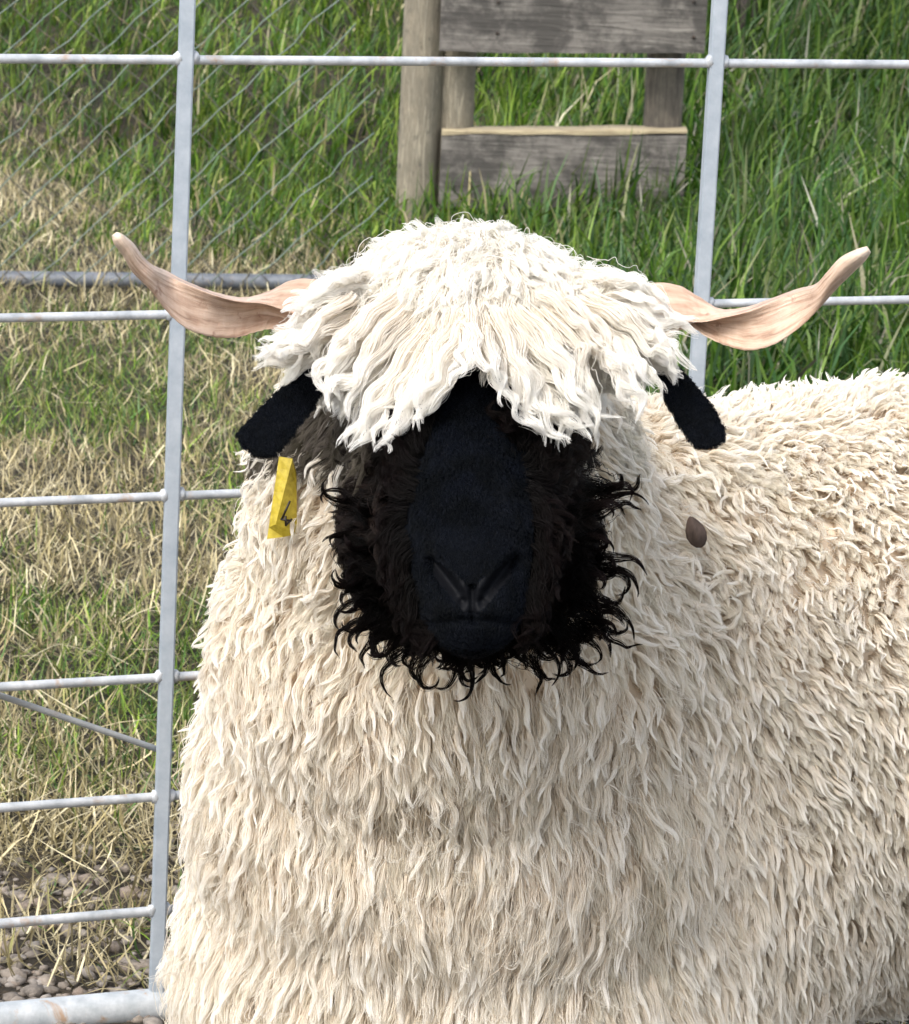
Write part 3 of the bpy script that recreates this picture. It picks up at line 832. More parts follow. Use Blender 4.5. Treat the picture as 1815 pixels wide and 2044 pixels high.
def locks(name, mat, G_, m, R0, prof, amp, wav, srad, tone, parent, label=None, frizz=.25, stragg=.06, flat=.55):
    """G_ (n,K,3) guides -> hair curves, m strands per lock following one wave.
    R0 (n,) lock radius; prof (K,) radius profile; amp (n,) wave size, wav (n,) wave length"""
    n, K, _ = G_.shape
    T = unit(np.gradient(G_, axis=1))
    ref = unit(rng.normal(0, 1, (n, 1, 3)))
    N1 = unit(np.cross(T, ref)); N2 = np.cross(T, N1)
    seglen = np.linalg.norm(np.diff(G_, axis=1), axis=2); s = np.concatenate([np.zeros((n, 1)), np.cumsum(seglen, 1)], 1)
    ph = rng.uniform(0, 6.28, (n, 1)); om = 2 * math.pi / wav[:, None] * rng.choice([-1, 1], (n, 1))
    t = np.linspace(0, 1, K)[None]
    ar = amp[:, None] * (t ** .8)
    off = (np.cos(ph + om * s)[..., None] * N1 + flat * np.sin(ph + om * s)[..., None] * N2) * ar[..., None]
    ctr = G_ + off
    a = rng.uniform(0, 6.28, (n, m, 1)); rr = np.sqrt(rng.random((n, m, 1)))
    st = (rng.random((n, m, 1)) < stragg)
    Rk = R0[:, None, None] * prof[None, None, :] * rr * np.where(st, 2.4, 1)
    wob = 1 + frizz * rng.normal(0, 1, (n, m, K))
    pts = ctr[:, None] + (Rk * np.cos(a) * wob)[..., None] * N1[:, None] + (Rk * np.sin(a) * wob)[..., None] * N2[:, None]
    # strands end at different lengths: slide some tips back
    cut = rng.uniform(.82, 1.0, (n, m, 1))
    tt = np.linspace(0, 1, K)[None, None] * cut * (K - 1)
    i0 = np.clip(np.floor(tt).astype(int), 0, K - 2); fr = (tt - i0)[..., None]
    p0 = np.take_along_axis(pts, i0[..., None], 2); p1 = np.take_along_axis(pts, i0[..., None] + 1, 2)
    pts = p0 * (1 - fr) + p1 * fr
    rad = srad * np.linspace(1, .35, K)[None, None] * rng.uniform(.7, 1.3, (n, m, 1)) * np.ones((n, m, K))
    tn_ = np.clip(tone[:, None, None] + rng.normal(0, .06, (n, m, 1)), 0, 1) * np.ones((n, m, K))
    hc = bpy.data.hair_curves.new(name)
    hc.add_curves([K] * (n * m))
    hc.attributes['position'].data.foreach_set('vector', pts.astype(np.float32).ravel())
    ra = hc.attributes.get('radius') or hc.attributes.new('radius', 'FLOAT', 'POINT')
    ra.data.foreach_set('value', rad.astype(np.float32).ravel())
    ta = hc.attributes.new('tone', 'FLOAT', 'POINT'); ta.data.foreach_set('value', tn_.astype(np.float32).ravel())
    hc.materials.append(mat)
    o = link(bpy.data.objects.new(name, hc), parent)
    if label: o['label'] = label
    print(name, n * m * K)
    return o

def nfield(P, s, seed): return np.array([noise.noise_vector(Vector((p[0] * s + seed, p[1] * s, p[2] * s - seed)))[:] for p in P])
def tangent(f, Nn): return f - Nn * (f * Nn).sum(1)[:, None]

# --- fleece
def body_flow(P, Nn):
    u, v = proj(P)
    rgt = np.clip((u - 950) / 900, -.35, 1.3)
    f = np.zeros_like(P); f[:, 2] = -1.0
    f[:, 0] += rgt * .42
    calm = (1 - .5 * np.clip((v - 1250) / 400, 0, 1))[:, None]
    f += (nfield(P, 9.0, 3.3) * .75 + nfield(P, 28.0, 8.1) * .45) * calm
    return unit(tangent(f, Nn))
HC = W(940, 800, 3.3)
hdist = np.linalg.norm(tcen - HC, axis=1)
wt = np.ones(nt_)
wt[T_ear | T_face] = 0
headzone = (tcen[:, 1] < 3.42) & (tpv < 900) & (tpu < 1500) | ((((tpu > 548) & (tpu < 700)) | ((tpu > 1200) & (tpu < 1385))) & (tpv > 765) & (tpv < 888) & (tcen[:, 1] < 3.5))
wt[headzone] = 0
wt *= np.where(facing > -.25, 1.0, .22)
wt *= np.where((tpu > 2050) | (tpv > 2350), .35, 1.0)
wt[tcen[:, 2] < .13] = 0
wt *= 1 + .9 * np.clip((tpu - 1300) / 500, 0, 1)
P, Nn, idx = sample(wt, 17500)
u_, v_ = proj(P)
low = np.clip((v_ - 1150) / 600, 0, 1) * np.clip((1750 - u_) / 500, .25, 1)
ln = (.028 + .042 * low) * rng.uniform(.75, 1.3, len(P))
l1 = rng.uniform(.013, .024, len(P))
fine = 1 - .38 * np.clip((u_ - 1300) / 350, 0, 1)
ln *= fine
GG = grow(P, Nn, body_flow, ln, np.full(len(P), .008), l1, 8)
tone = np.clip(.55 + .5 * vnoise(P[:, 0] + P[:, 1], P[:, 2], 7, 5) + rng.normal(0, .22, len(P)) + .2 * (l1 - .018) / .005, 0, 1)
prof = np.interp(np.linspace(0, 1, 8), [0, .3, .7, 1], [1.25, 1.0, .62, .2])
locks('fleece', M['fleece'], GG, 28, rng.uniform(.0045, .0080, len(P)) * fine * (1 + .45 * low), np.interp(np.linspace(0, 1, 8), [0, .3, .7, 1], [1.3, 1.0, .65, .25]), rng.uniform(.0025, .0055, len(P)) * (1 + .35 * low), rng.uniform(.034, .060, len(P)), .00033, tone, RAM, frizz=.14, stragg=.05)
# fine loose curls lying on the fleece surface
P, Nn, idx = sample(wt * (facing > -.2), 4600)
u_, v_ = proj(P)
low = np.clip((v_ - 1300) / 600, 0, 1)
def loose_flow(P, Nn):
    u, v = proj(P); w = np.clip((v - 1150) / 500, 0, 1)[:, None]
    return unit(tangent(body_flow(P, Nn) * (.7 + .3 * w) + nfield(P, 22, 12.5) * (1.3 - .95 * w), Nn))
fine = 1 - .35 * np.clip((u_ - 1350) / 300, 0, 1)
ln = (rng.uniform(.020, .040, len(P)) + .032 * low) * fine
GG = grow(P + Nn * .012, Nn, loose_flow, ln, np.full(len(P), .018), rng.uniform(.020, .034, len(P)), 12, settle=.9)
prof = np.interp(np.linspace(0, 1, 12), [0, .45, .8, 1], [.45, 1.0, .6, .15])
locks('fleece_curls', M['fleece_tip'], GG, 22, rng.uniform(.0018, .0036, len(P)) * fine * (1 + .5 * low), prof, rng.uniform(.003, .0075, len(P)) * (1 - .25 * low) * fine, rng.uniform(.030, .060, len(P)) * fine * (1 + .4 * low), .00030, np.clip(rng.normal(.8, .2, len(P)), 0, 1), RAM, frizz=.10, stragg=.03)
# single loose hairs that soften the surface
P, Nn, idx = sample(wt * (facing > .3), 1800)
u_, v_ = proj(P); n = len(P); K = 7
d = unit(body_flow(P, Nn) * .7 + rng.normal(0, .6, P.shape) + Nn * .25)
ln = rng.uniform(.014, .034, n)
tt = np.linspace(0, 1, K)[None, :, None]
G_ = P[:, None] + Nn[:, None] * (.016 + .012 * rng.random((n, 1, 1)) + .010 * np.sin(tt * 3)) + d[:, None] * ln[:, None, None] * tt
locks('fleece_fuzz', M['fuzz'], G_, 4, np.full(n, .0035), np.linspace(.6, 1.3, K), rng.uniform(.002, .006, n), rng.uniform(.015, .04, n), .00020, rng.random(n), RAM, frizz=.35, stragg=.2)

# --- neck, behind the cheeks: greyish wool near the ears
def rad_flow(cu, cv, down=.4, lean=0.0, ns=.5):
    c0 = W(cu, cv, 3.2)
    def f(P, Nn):
        d = P - c0; d[:, 1] *= .3
        d = unit(d); d[:, 2] -= down; d[:, 0] += lean
        d += nfield(P, 16, 4.4) * ns
        return unit(tangent(d, Nn))
    return f
def ear_zone(u, v): return (((u > 548) & (u < 770)) | ((u > 1175) & (u < 1405))) & (v > 765) & (v < 895)
def ear_t(P, E): d_ = E[1] - E[0]; return (P - E[0]) @ d_ / (d_ @ d_)
ear_root = T_ear & (np.where(tpu < 943, ear_t(tcen, EAR_L), ear_t(tcen, EAR_R)) < .28)
w2 = (ear_zone(tpu, tpv) & (facing > 0) & ~T_ear & (tcen[:, 1] < 3.5)).astype(float)
P, Nn, idx = sample(w2, 1200)
u_, v_ = proj(P)
ln = rng.uniform(.03, .055, len(P))
GG = grow(P, Nn, rad_flow(943, 740, 2.2, ns=.9), ln, np.full(len(P), .008), rng.uniform(.012, .026, len(P)), 9)
prof9 = np.interp(np.linspace(0, 1, 9), [0, .4, 1], [1.2, 1, .25])
tn0 = np.clip(rng.random(len(P)) * .7 + .3 * (u_ > 943), 0, 1)
for sel, nm in ((u_ < 943, 'grey_wool'), (u_ >= 943, 'pale_grey_wool')):
    k = int(sel.sum())
    locks('ear_base_wool', M[nm], GG[sel], 26, rng.uniform(.003, .006, k), prof9, rng.uniform(.003, .007, k), rng.uniform(.025, .05, k), .00026, tn0[sel], RAM, frizz=.12, stragg=.03)

# --- dark cheek wool
facew = .047 + .012 * np.clip(ht_, 0, 1)
core = (ht_ > -.1) & (ht_ < 1.35) & (np.abs(hl_) < np.interp(ht_, [0, .3, .65, .85, 1.1, 1.3], [.034, .036, .051, .048, .042, .03])) & (hd_ > -.085)
w3 = (T_face & ~core & ~T_ear & (facing > -.35) & (tpv > 820)).astype(float)
P, Nn, idx = sample(w3, 2400)
u_, v_ = proj(P)
ln = rng.uniform(.026, .052, len(P))
GG = grow(P, Nn, rad_flow(943, 1030, .15, ns=.7), ln, np.full(len(P), .003), rng.uniform(.008, .024, len(P)), 9)
lower = (v_ > 1085 + 40 * rng.normal(0, 1, len(v_))) | (np.abs(u_ - 943) < 150) | (v_ > 1130)
for sel, nm, mm in ((lower, 'beard', 'dark_wool'), (~lower, 'cheek_wool', 'brown_wool')):
    k = int(sel.sum())
    locks(nm, M[mm], GG[sel], 30, rng.uniform(.0035, .0070, k), prof9, rng.uniform(.003, .0075, k), rng.uniform(.022, .042, k), .00028, rng.random(k), RAM, frizz=.12, stragg=.03)
# hooked curls round the rim of the beard
def hooks():
    g = []
    rim = [(-1, 690, 1010), (-1, 700, 1092), (-1, 705, 1155), (-1, 712, 1205), (-1, 730, 1250), (-1, 745, 1275), (-1, 765, 1290), (-1, 800, 1305), (-1, 835, 1300), (-1, 870, 1310), (1, 915, 1315), (-1, 940, 1320), (1, 965, 1315),
           (-1, 1000, 1310), (1, 1030, 1318), (1, 1065, 1300), (1, 1095, 1300), (1, 1130, 1290), (-1, 1160, 1285), (1, 1190, 1275), (-1, 1205, 1250), (1, 1212, 1200), (1, 1215, 1150), (1, 1212, 1120), (1, 1208, 1060), (1, 1212, 1000), (1, 1225, 960)]
    ex = []
    for sg, u, v in rim:
        for j in range(4):
            ex.append((sg if j == 0 else random.choice([-1, 1]), u + random.uniform(-22, 22), v + random.uniform(-18, 18), .5 + .45 * random.random() if j else 1.05))
    for sg, u, v, sc in ex:
        c = np.array([943, 1080.0]); d = np.array([u, v]) - c; d /= np.linalg.norm(d)
        ang = math.atan2(d[1], d[0]); L = random.uniform(80, 135) * sc
        turn = sg * random.choice([random.uniform(.8, 2.0), random.uniform(2.2, 4.4)]); K = 16
        p = np.array([u, v]) - d * 54; pts = []
        y0 = 3.19 + random.uniform(-.02, .02)
        for k in range(K):
            t = k / (K - 1)
            pts.append(W(p[0], p[1], y0 - .015 * t + .012 * math.sin(t * 5 + sg)))
            a = ang + turn * max(0, t - .25) ** 1.3 * 1.2 - sg * .5 * math.sin(t * 4) + .25 * (1 if d[1] < .5 else 0)
            p = p + np.array([math.cos(a), math.sin(a)]) * L / K * 1.25
        g.append(pts)
    G_ = np.array(g); n = len(G_)
    prof = np.interp(np.linspace(0, 1, 16), [0, .35, .7, 1], [2.0, 1.0, .42, .08])
    return G_, n, prof
G_, n, prof = hooks()
locks('beard_curls', M['dark_wool'], G_, 44, rng.uniform(.0034, .0060, n), prof, rng.uniform(.0008, .002, n), rng.uniform(.02, .04, n), .00026, rng.random(n), RAM, stragg=.05, frizz=.12)

# --- short velvet on face and ears
T_nose = (np.abs(tpu - 943) < 78) & (tpv > 1118) & (tpv < 1222) & (np.abs(tpu - 943) < 14 + (1225 - tpv) * .85) & (tpv > 1175 - np.abs(tpu - 943) * .9) & (tcen[:, 1] < 3.13)
w4 = (((T_face & core) | T_ear) & (facing > -.5) & ~T_nose).astype(float)
P, Nn, idx = sample(w4, 26000)
def face_flow(P, Nn):
    f = np.tile(axis, (len(P), 1)) + nfield(P, 30, 2) * .4
    return unit(tangent(f, Nn))
d = unit(Nn * .55 + face_flow(P, Nn) * .9 + rng.normal(0, .15, P.shape))
L = (rng.uniform(.0035, .0065, len(P)) * np.where(((head_uv(P)[0] > .75) & (P[:, 1] < 3.2)) | is_ear(P), .55, 1))[:, None]
G_ = np.stack([P, P + d * L * .5, P + unit(d - Nn * .25) * L], 1)
locks('face_fur', M['face_fur'], G_, 3, np.full(len(P), .0012), np.array([1, 1, .8]), np.full(len(P), .0002), np.full(len(P), .01), .00022, np.clip(.5 + 1.1 * np.array([snoise(p, 60) + .6 * snoise(p, 25, 4) for p in P]) + rng.normal(0, .15, len(P)), 0, 1), RAM)

# --- forelock mop
def mop_flow(P, Nn):
    u, v = proj(P)
    f = np.zeros_like(P)
    dx = (u - 950) / 300
    f[:, 0] = np.sign(dx) * np.clip(np.abs(dx), 0, 1.6) * .75
    f[:, 1] = -.6
    f[:, 2] = -.55 - .55 * np.clip((v - 520) / 250, -1, 1.2)
    f += nfield(P, 12, 6.6) * .75 + nfield(P, 32, 1.6) * .5
    return unit(tangent(f, Nn))
w5 = ((tpv < 800) & (tcen[:, 1] < 3.46) & ~T_ear & (facing > -.45) & (tpu > 600) & (tpu < 1330) & ~((np.abs(tpu - 943) < 60) & (tpv > 715)) & (tpv < 745) & ~((tpv > 730) & (np.abs(tpu - 943) > 330))).astype(float)
P, Nn, idx = sample(w5, 2100)
u_, v_ = proj(P)
ln = (.044 + .014 * np.clip((v_ - 560) / 150, 0, 1)) * rng.uniform(.75, 1.25, len(P))
near_part = np.clip(1 - np.abs(u_ - 943) / 130, 0, 1)
ln *= 1 - .45 * near_part * (v_ > 640)
l1 = rng.uniform(.012, .030, len(P))
GG = grow(P, Nn, mop_flow, ln, np.full(len(P), .010), l1, 12, gravity=.05)
prof12 = np.interp(np.linspace(0, 1, 12), [0, .3, .7, 1], [1.3, 1.0, .6, .15])
tone = np.clip(rng.normal(.7, .22, len(P)), 0, 1)
locks('forelock', M['forelock'], GG, 34, rng.uniform(.005, .0095, len(P)), prof12, rng.uniform(.004, .0095, len(P)), rng.uniform(.034, .060, len(P)), .00028, tone, RAM, frizz=.10, stragg=.04)
# long wavy fringe locks that hang over cheeks and eyes (drawn as real locks in depth)
def fringe():
    F_ = []
    spec = [((860, 640), (790, 740), (720, 815), (690, 895)), ((880, 660), (810, 760), (760, 850), (735, 905)), ((900, 690), (850, 780), (800, 830), (755, 885)),
            ((820, 620), (740, 700), (670, 760), (660, 830)), ((780, 600), (700, 660), (640, 720), (615, 775)), ((880, 700), (830, 790), (790, 850), (770, 900)),
            ((760, 620), (680, 690), (650, 740), (668, 800)), ((850, 700), (780, 770), (720, 850), (700, 905)), ((905, 720), (880, 770), (860, 820), (800, 850)),
            ((1000, 650), (1040, 740), (1080, 820), (1120, 880)), ((1020, 640), (1080, 720), (1150, 790), (1170, 850)), ((990, 690), (1030, 770), (1065, 850), (1110, 905)),
            ((1060, 620), (1140, 690), (1200, 760), (1215, 830)), ((1100, 600), (1180, 660), (1250, 720), (1290, 790)), ((1010, 680), (1070, 770), (1130, 840), (1190, 870)),
            ((1080, 650), (1150, 730), (1190, 800), (1215, 905)), ((1030, 700), (1060, 790), (1110, 860), (1150, 900)), ((1140, 620), (1230, 690), (1300, 740), (1330, 800)),
            ((975, 680), (1000, 750), (1030, 820), (1060, 880)), ((925, 690), (900, 750), (860, 790), (845, 850)), ((960, 690), (985, 740), (1010, 780), (1035, 840)), ((940, 640), (950, 690), (925, 730), (905, 765)), ((955, 640), (960, 690), (985, 730), (990, 770)), ((915, 650), (890, 720), (850, 770), (815, 860)), ((1000, 640), (1030, 700), (1050, 770), (1085, 850)), ((700, 640), (640, 680), (560, 690), (505, 700)), ((690, 600), (620, 640), (560, 660), (540, 690)),
            ((1180, 620), (1280, 660), (1350, 690), (1385, 730)), ((1150, 660), (1230, 730), (1270, 800), (1290, 845))]
    for sp in spec:
        for j in range(3):
            o = np.array([random.uniform(-26, 26), random.uniform(-30, 14)])
            q = [np.array(s, float) + o * (1 if i < 3 else .8) for i, s in enumerate(sp)]
            c = (q[0][0] + q[-1][0]) / 2
            pts = []
            yb = 3.165 + abs(c - 943) * .00016 + random.uniform(-.012, .012)
            K = 18
            for k in range(K):
                t = k / (K - 1) * (1.0 if j < 2 else .85)
                b = (1 - t) ** 3 * q[0] + 3 * (1 - t) ** 2 * t * q[1] + 3 * (1 - t) * t * t * q[2] + t ** 3 * q[3]
                pts.append(W(b[0], b[1], yb + .045 * (1 - t) ** 2 - .020 * t))
            F_.append(pts)
    return np.array(F_)
def side_tufts():
    sp = [((750, 560), (690, 560), (630, 575), (575, 602)), ((720, 560), (660, 575), (600, 600), (552, 632)), ((715, 600), (650, 610), (590, 640), (540, 662)), ((760, 540), (710, 545), (665, 555), (625, 575)),
          ((700, 640), (620, 660), (570, 680), (520, 690)), ((690, 620), (640, 640), (590, 660), (548, 690)), ((740, 580), (690, 585), (640, 598), (590, 615)), ((700, 660), (620, 690), (560, 710), (500, 715)), ((690, 670), (640, 700), (600, 720), (560, 745)),
          ((1160, 560), (1220, 560), (1280, 575), (1328, 598)), ((1180, 550), (1250, 570), (1310, 600), (1355, 625)), ((1200, 590), (1270, 605), (1330, 635), (1382, 652)), ((1150, 540), (1200, 545), (1245, 560), (1290, 580)),
          ((1190, 630), (1265, 650), (1320, 675), (1372, 692)), ((1200, 660), (1280, 680), (1325, 700), (1362, 732)), ((1180, 560), (1220, 590), (1270, 610), (1330, 640)), ((1210, 680), (1290, 700), (1330, 730), (1350, 770)), ((1160, 600), (1230, 640), (1290, 660), (1340, 700))]
    out = []
    for q in sp:
        for j in range(6):
            o = np.array([random.uniform(-24, 24), random.uniform(-10, 16)]); K = 18
            sc = random.uniform(.75, 1.0); yb = random.uniform(3.232, 3.25)
            q_ = [np.array(a, float) + o for a in q]
            pts = []
            for k in range(K):
                t = k / (K - 1) * sc
                b = (1 - t) ** 3 * q_[0] + 3 * (1 - t) ** 2 * t * q_[1] + 3 * (1 - t) * t * t * q_[2] + t ** 3 * q_[3]
                pts.append(W(b[0], b[1] + 22 * (1 - t) ** 2, yb + .085 * (1 - t) ** 2))
            out.append(pts)
    return np.array(out)
G_ = side_tufts(); n = len(G_)
locks('side_locks', M['forelock'], G_, 46, rng.uniform(.004, .0075, n), np.interp(np.linspace(0, 1, 18), [0, .25, .7, .9, 1], [1.3, 1.1, .8, .5, .2]), rng.uniform(.003, .008, n), rng.uniform(.034, .055, n), .00028, np.clip(rng.normal(.85, .15, n), 0, 1), RAM, flat=.5, frizz=.12, stragg=.04)
G_ = fringe(); n = len(G_)
# keep them outside the head surface
for i in range(n):
    for k in range(G_.shape[1]):
        loc, no, ix, di = BVH.find_nearest(Vector(G_[i, k]))
        sd = np.dot(G_[i, k] - np.array(loc), np.array(no))
        tg = .020 if k > 1 else .004
        if sd < tg: G_[i, k] += np.array(no) * (tg - sd)
        elif sd > tg + .03: G_[i, k] -= np.array(no) * (sd - tg - .03)
prof = np.interp(np.linspace(0, 1, 18), [0, .25, .7, .9, 1], [1.2, 1.1, .75, .5, .2])
locks('fringe', M['forelock'], G_, 50, rng.uniform(.0042, .0072, n), prof, rng.uniform(.005, .010, n), rng.uniform(.034, .052, n), .00028, np.clip(rng.normal(.85, .2, n), 0, 1), RAM, 'long wavy white locks hanging over the eyes', flat=.35, frizz=.1, stragg=.025)

# --- horns
def horn(st, Ys, name_lbl):
    secs = []
    for (A, B, Cc), (ya, yb, yc, hollow) in zip(st, Ys):
        A, B, Cc = W(*A, ya), W(*B, yb), W(*Cc, yc)
        back = np.array([0, 1.0, .1])
        w = np.linalg.norm(Cc - B)
        th = .35 * w
        secs.append([A, .88 * A + .12 * B, .12 * A + .88 * B, B, .93 * B + .07 * Cc + back * hollow * .25, .75 * B + .25 * Cc + back * hollow * .85, .5 * (B + Cc) + back * hollow, .25 * B + .75 * Cc + back * hollow * .6, Cc,
                     .75 * Cc + .25 * A + back * th * .7, .5 * (Cc + A) + back * th, .25 * Cc + .75 * A + back * th * .8])
    secs = np.array(secs)                   # (S,10,3)
    # Catmull-Rom resample along
    S, Kk, _ = secs.shape; out = []
    F = 8
    for i in range(S - 1):
        p0, p1, p2, p3 = secs[max(i - 1, 0)], secs[i], secs[i + 1], secs[min(i + 2, S - 1)]
        for j in range(F):
            t = j / F
            out.append(.5 * ((2 * p1) + (-p0 + p2) * t + (2 * p0 - 5 * p1 + 4 * p2 - p3) * t ** 2 + (-p0 + 3 * p1 - 3 * p2 + p3) * t ** 3))
    out.append(secs[-1]); out = np.array(out)
    n = len(out)
    # growth rings
    for i in range(n):
        c = out[i].mean(0); f = 1 + .018 * math.sin(i * 1.9) * max(0, 1 - i / n) + .01 * snoise((i * .7, 0, 0))
        out[i] = c + (out[i] - c) * f
    verts = out.reshape(-1, 3); faces = []
    for i in range(n - 1):
        for k in range(Kk):
            faces.append((i * Kk + k, (i + 1) * Kk + k, (i + 1) * Kk + (k + 1) % Kk, i * Kk + (k + 1) % Kk))
    faces.append(tuple(range(Kk))); faces.append(tuple((n - 1) * Kk + k for k in range(Kk))[::-1])
    me = bpy.data.meshes.new('horn'); me.from_pydata([tuple(p) for p in verts], [], faces)
    uvl = me.uv_layers.new(name='UVMap')
    for poly in me.polygons:
        ks = [(me.loops[l].vertex_index // Kk, me.loops[l].vertex_index % Kk) for l in poly.loop_indices]
        wrap = any(k == 0 for _, k in ks) and any(k == Kk - 1 for _, k in ks) and len(ks) == 4
        for l, (i, k) in zip(poly.loop_indices, ks):
            uvl.data[l].uv = (i / (n - 1), (k + (Kk if wrap and k == 0 else 0)) / Kk)
    bm = bmesh.new(); bm.from_mesh(me); bmesh.ops.recalc_face_normals(bm, faces=bm.faces); bm.to_mesh(me); bm.free()
    me.materials.append(M['horn']); me.polygons.foreach_set('use_smooth', [True] * len(me.polygons))
    o = link(bpy.data.objects.new('horn', me), RAM); o['label'] = name_lbl
    sb = o.modifiers.new('sub', 'SUBSURF'); sb.levels = 1; sb.render_levels = 2
    return o
def yset(base, hol):
    return [(a, b, c, h) for (a, b, c), h in zip(base, hol)]
LS = [((720, 560), (620, 640), (620, 700)), ((600, 552), (555, 616), (545, 668)), ((541, 577), (520, 606), (512, 671)), ((490, 592), (476, 602), (470, 683)), ((430, 582), (424, 588), (423, 682)),
      ((370, 559), (370, 566), (376, 668)), ((331, 538), (337, 552), (336, 634)), ((306, 528), (311, 540), (299, 583)), ((287, 512), (284, 517), (263, 546)), ((268, 486), (263, 489), (242, 510)), ((248, 469), (243, 469), (226, 488)), ((236, 463), (232, 463), (222, 470))]
YB = [(3.33, 3.27, 3.28), (3.32, 3.265, 3.27), (3.305, 3.26, 3.265), (3.28, 3.25, 3.255), (3.262, 3.24, 3.238), (3.258, 3.238, 3.222), (3.258, 3.238, 3.212), (3.225, 3.21, 3.205), (3.208, 3.198, 3.204), (3.20, 3.19, 3.198), (3.192, 3.185, 3.192), (3.19, 3.188, 3.19)]
HO = [.016, .024, .026, .020, .010, .006, .002, -.006, -.008, -.007, -.005, -.002]
horn(LS, yset(YB, HO), 'tan horn sweeping out in front of the hurdle upright')
RS = [((1190, 560), (1290, 650), (1290, 690)), ((1333, 560), (1376, 645), (1376, 662)), ((1391, 586), (1408, 644), (1410, 679)), ((1437, 614), (1448, 634), (1445, 696)), ((1490, 611), (1494, 622), (1495, 709)), ((1535, 596), (1537, 604), (1548, 697)),
      ((1590, 576), (1590, 583), (1600, 660)), ((1628, 566), (1626, 573), (1637, 620)), ((1649, 545), (1646, 550), (1672, 580)), ((1677, 514), (1674, 520), (1705, 548)), ((1710, 497), (1707, 502), (1730, 522)), ((1732, 491), (1730, 493), (1740, 504))]
horn(RS, yset(YB, HO), 'tan horn reaching towards the long grass')

# --- eyes under the fringe
for (u, v) in ((715, 905), (1180, 905)):
    e = W(u, v, 3.215)
    loc, no, ix, di = BVH.find_nearest(Vector(e))
    mt = M.get('eye')
    if mt is None:
        mt, nt, bs, out = mat_new('eye'); bs.inputs['Base Color'].default_value = (.02, .012, .008, 1); bs.inputs['Roughness'].default_value = .08; M['eye'] = mt
    bm = bmesh.new(); bmesh.ops.create_uvsphere(bm, u_segments=20, v_segments=14, radius=.012, matrix=Matrix.Translation(loc - no * .004))
    bm_obj('eye', bm, mt, RAM)

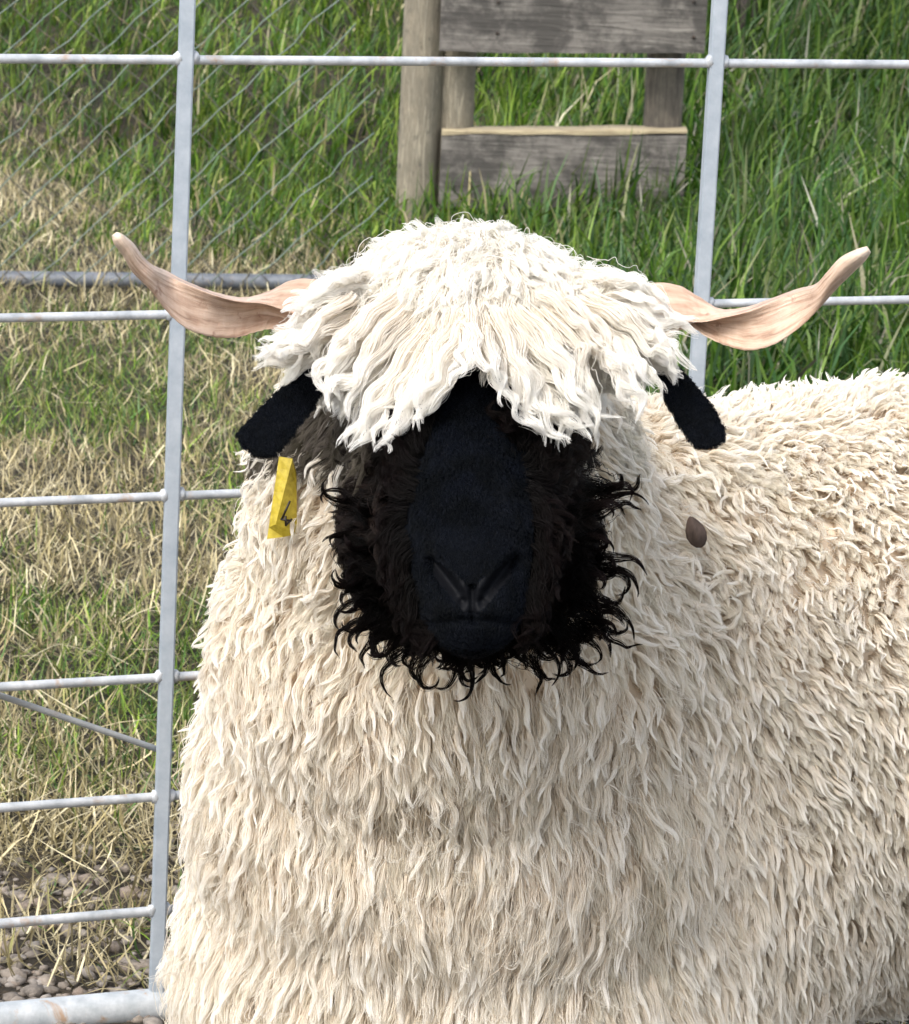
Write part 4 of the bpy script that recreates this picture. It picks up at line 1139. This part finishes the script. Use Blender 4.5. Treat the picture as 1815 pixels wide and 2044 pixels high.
# --- ear tag
mt, nt, bs, out = mat_new('tag_yellow'); nn = noise_tex(nt, objcoord(nt), 150, 4)
nt.links.new(ramp(nt, nn, [(.3, (.34, .25, .015)), (.7, (.58, .45, .05))]), bs.inputs['Base Color']); bs.inputs['Roughness'].default_value = .35; M['tag'] = mt
mt, nt, bs, out = mat_new('tag_ink'); bs.inputs['Base Color'].default_value = (.015, .008, .006, 1); M['ink'] = mt
def ear_tag():
    Y = min(BVH.ray_cast(Vector(EYE), Vector(ray(566, v)))[0].y for v in (960, 1000, 1060)) - .048
    print('tag Y', Y)
    q = [(560, 928), (590, 934), (598, 1052), (590, 1068), (533, 1076), (545, 990)]
    zf = [0, .0, .002, .002, -.004, -.003]
    # folded plate: left leaf, ridge, right leaf
    L0, L1 = W(557, 912, Y), W(533, 1076, Y - .004)
    R0_, R1 = W(584, 916, Y - .006), W(549, 1052, Y - .012)
    S0, S1 = W(592, 945, Y + .000), W(593, 1066, Y - .003)
    rows = []
    for t in np.linspace(0, 1, 8):
        l = L0 + (L1 - L0) * t; r = R0_ + (R1 - R0_) * min(t * 1.12, 1) if t < .9 else R1 + (W(566, 1072, Y - .006) - R1) * (t - .9) * 10
        s = S0 + (S1 - S0) * t
        rows.append([l, r, s])
    vs = []; n = len(rows)
    for r in rows: vs += r
    for r in rows: vs += [p + np.array([0, .0022, 0]) for p in r]
    fs = []
    o = n * 3
    for i in range(n - 1):
        for k in range(2):
            fs.append((i * 3 + k, i * 3 + k + 1, (i + 1) * 3 + k + 1, (i + 1) * 3 + k)); fs.append((o + i * 3 + k, o + (i + 1) * 3 + k, o + (i + 1) * 3 + k + 1, o + i * 3 + k + 1))
        fs.append((i * 3, (i + 1) * 3, o + (i + 1) * 3, o + i * 3)); fs.append((i * 3 + 2, o + i * 3 + 2, o + (i + 1) * 3 + 2, (i + 1) * 3 + 2))
    fs += [(0, o, o + 1, 1), (1, o + 1, o + 2, 2), ((n - 1) * 3, (n - 1) * 3 + 1, o + (n - 1) * 3 + 1, o + (n - 1) * 3), ((n - 1) * 3 + 1, (n - 1) * 3 + 2, o + (n - 1) * 3 + 2, o + (n - 1) * 3 + 1)]
    t = mesh_obj('ear_tag', vs, fs, M['tag'], RAM, smooth=False)
    t['label'] = 'folded yellow ear tag with a black mark'
    bm = bmesh.new()
    for a, b, r in (((579, 1000), (562, 1038), 2.6), ((560, 1036), (582, 1040), 2.8), ((570, 1030), (571, 1050), 2.8), ((571, 1048), (583, 1036), 2.4)):
        tube_bm(bm, [W(*a, Y - .0125), W(*b, Y - .0125)], r * .00042, 6)
    mk = bm_obj('tag_mark', bm, M['ink']); mk.parent = t
    bm = bmesh.new()
    bm.free()
ear_tag()

# --- brown chip caught in the fleece
mt, nt, bs, out = mat_new('bark'); nn = noise_tex(nt, objcoord(nt, (1, 1, .4)), 130, 5)
nt.links.new(ramp(nt, nn, [(.3, (.03, .018, .012)), (.7, (.12, .08, .06))]), bs.inputs['Base Color']); bs.inputs['Roughness'].default_value = .8; bump(nt, bs, nn, .002); M['bark'] = mt
def chip(u, v, w, h, lab, tilt):
    d = ray(u, v)
    hit = BVH.ray_cast(Vector(EYE), Vector(d))[0]
    c = np.array(hit) - unit(d) * .053
    pts = []
    for k in range(14):
        a = 2 * math.pi * k / 14
        x = math.sin(a) * w * (1 - .45 * max(0, math.cos(a))); y = math.cos(a) * h
        xr = x * math.cos(tilt) - y * math.sin(tilt); yr = x * math.sin(tilt) + y * math.cos(tilt)
        pts.append(c + _R * xr * .00044 + _U * yr * .00044)
    bm = bmesh.new()
    fv = [bm.verts.new(tuple(p)) for p in pts]; bv = [bm.verts.new(tuple(p + _F * .004)) for p in pts]
    cf = bm.verts.new(tuple(c - _F * .0006)); cb = bm.verts.new(tuple(c + _F * .005))
    for k in range(14):
        j = (k + 1) % 14
        bm.faces.new((fv[k], fv[j], cf)); bm.faces.new((bv[j], bv[k], cb)); bm.faces.new((fv[j], fv[k], bv[k], bv[j]))
    tag(bm_obj('bark_chip', bm, M['bark']), lab, 'bark chip')
chip(1389, 1062, 23, 36, 'brown teardrop bark chip caught in the white fleece below the ear', .35)
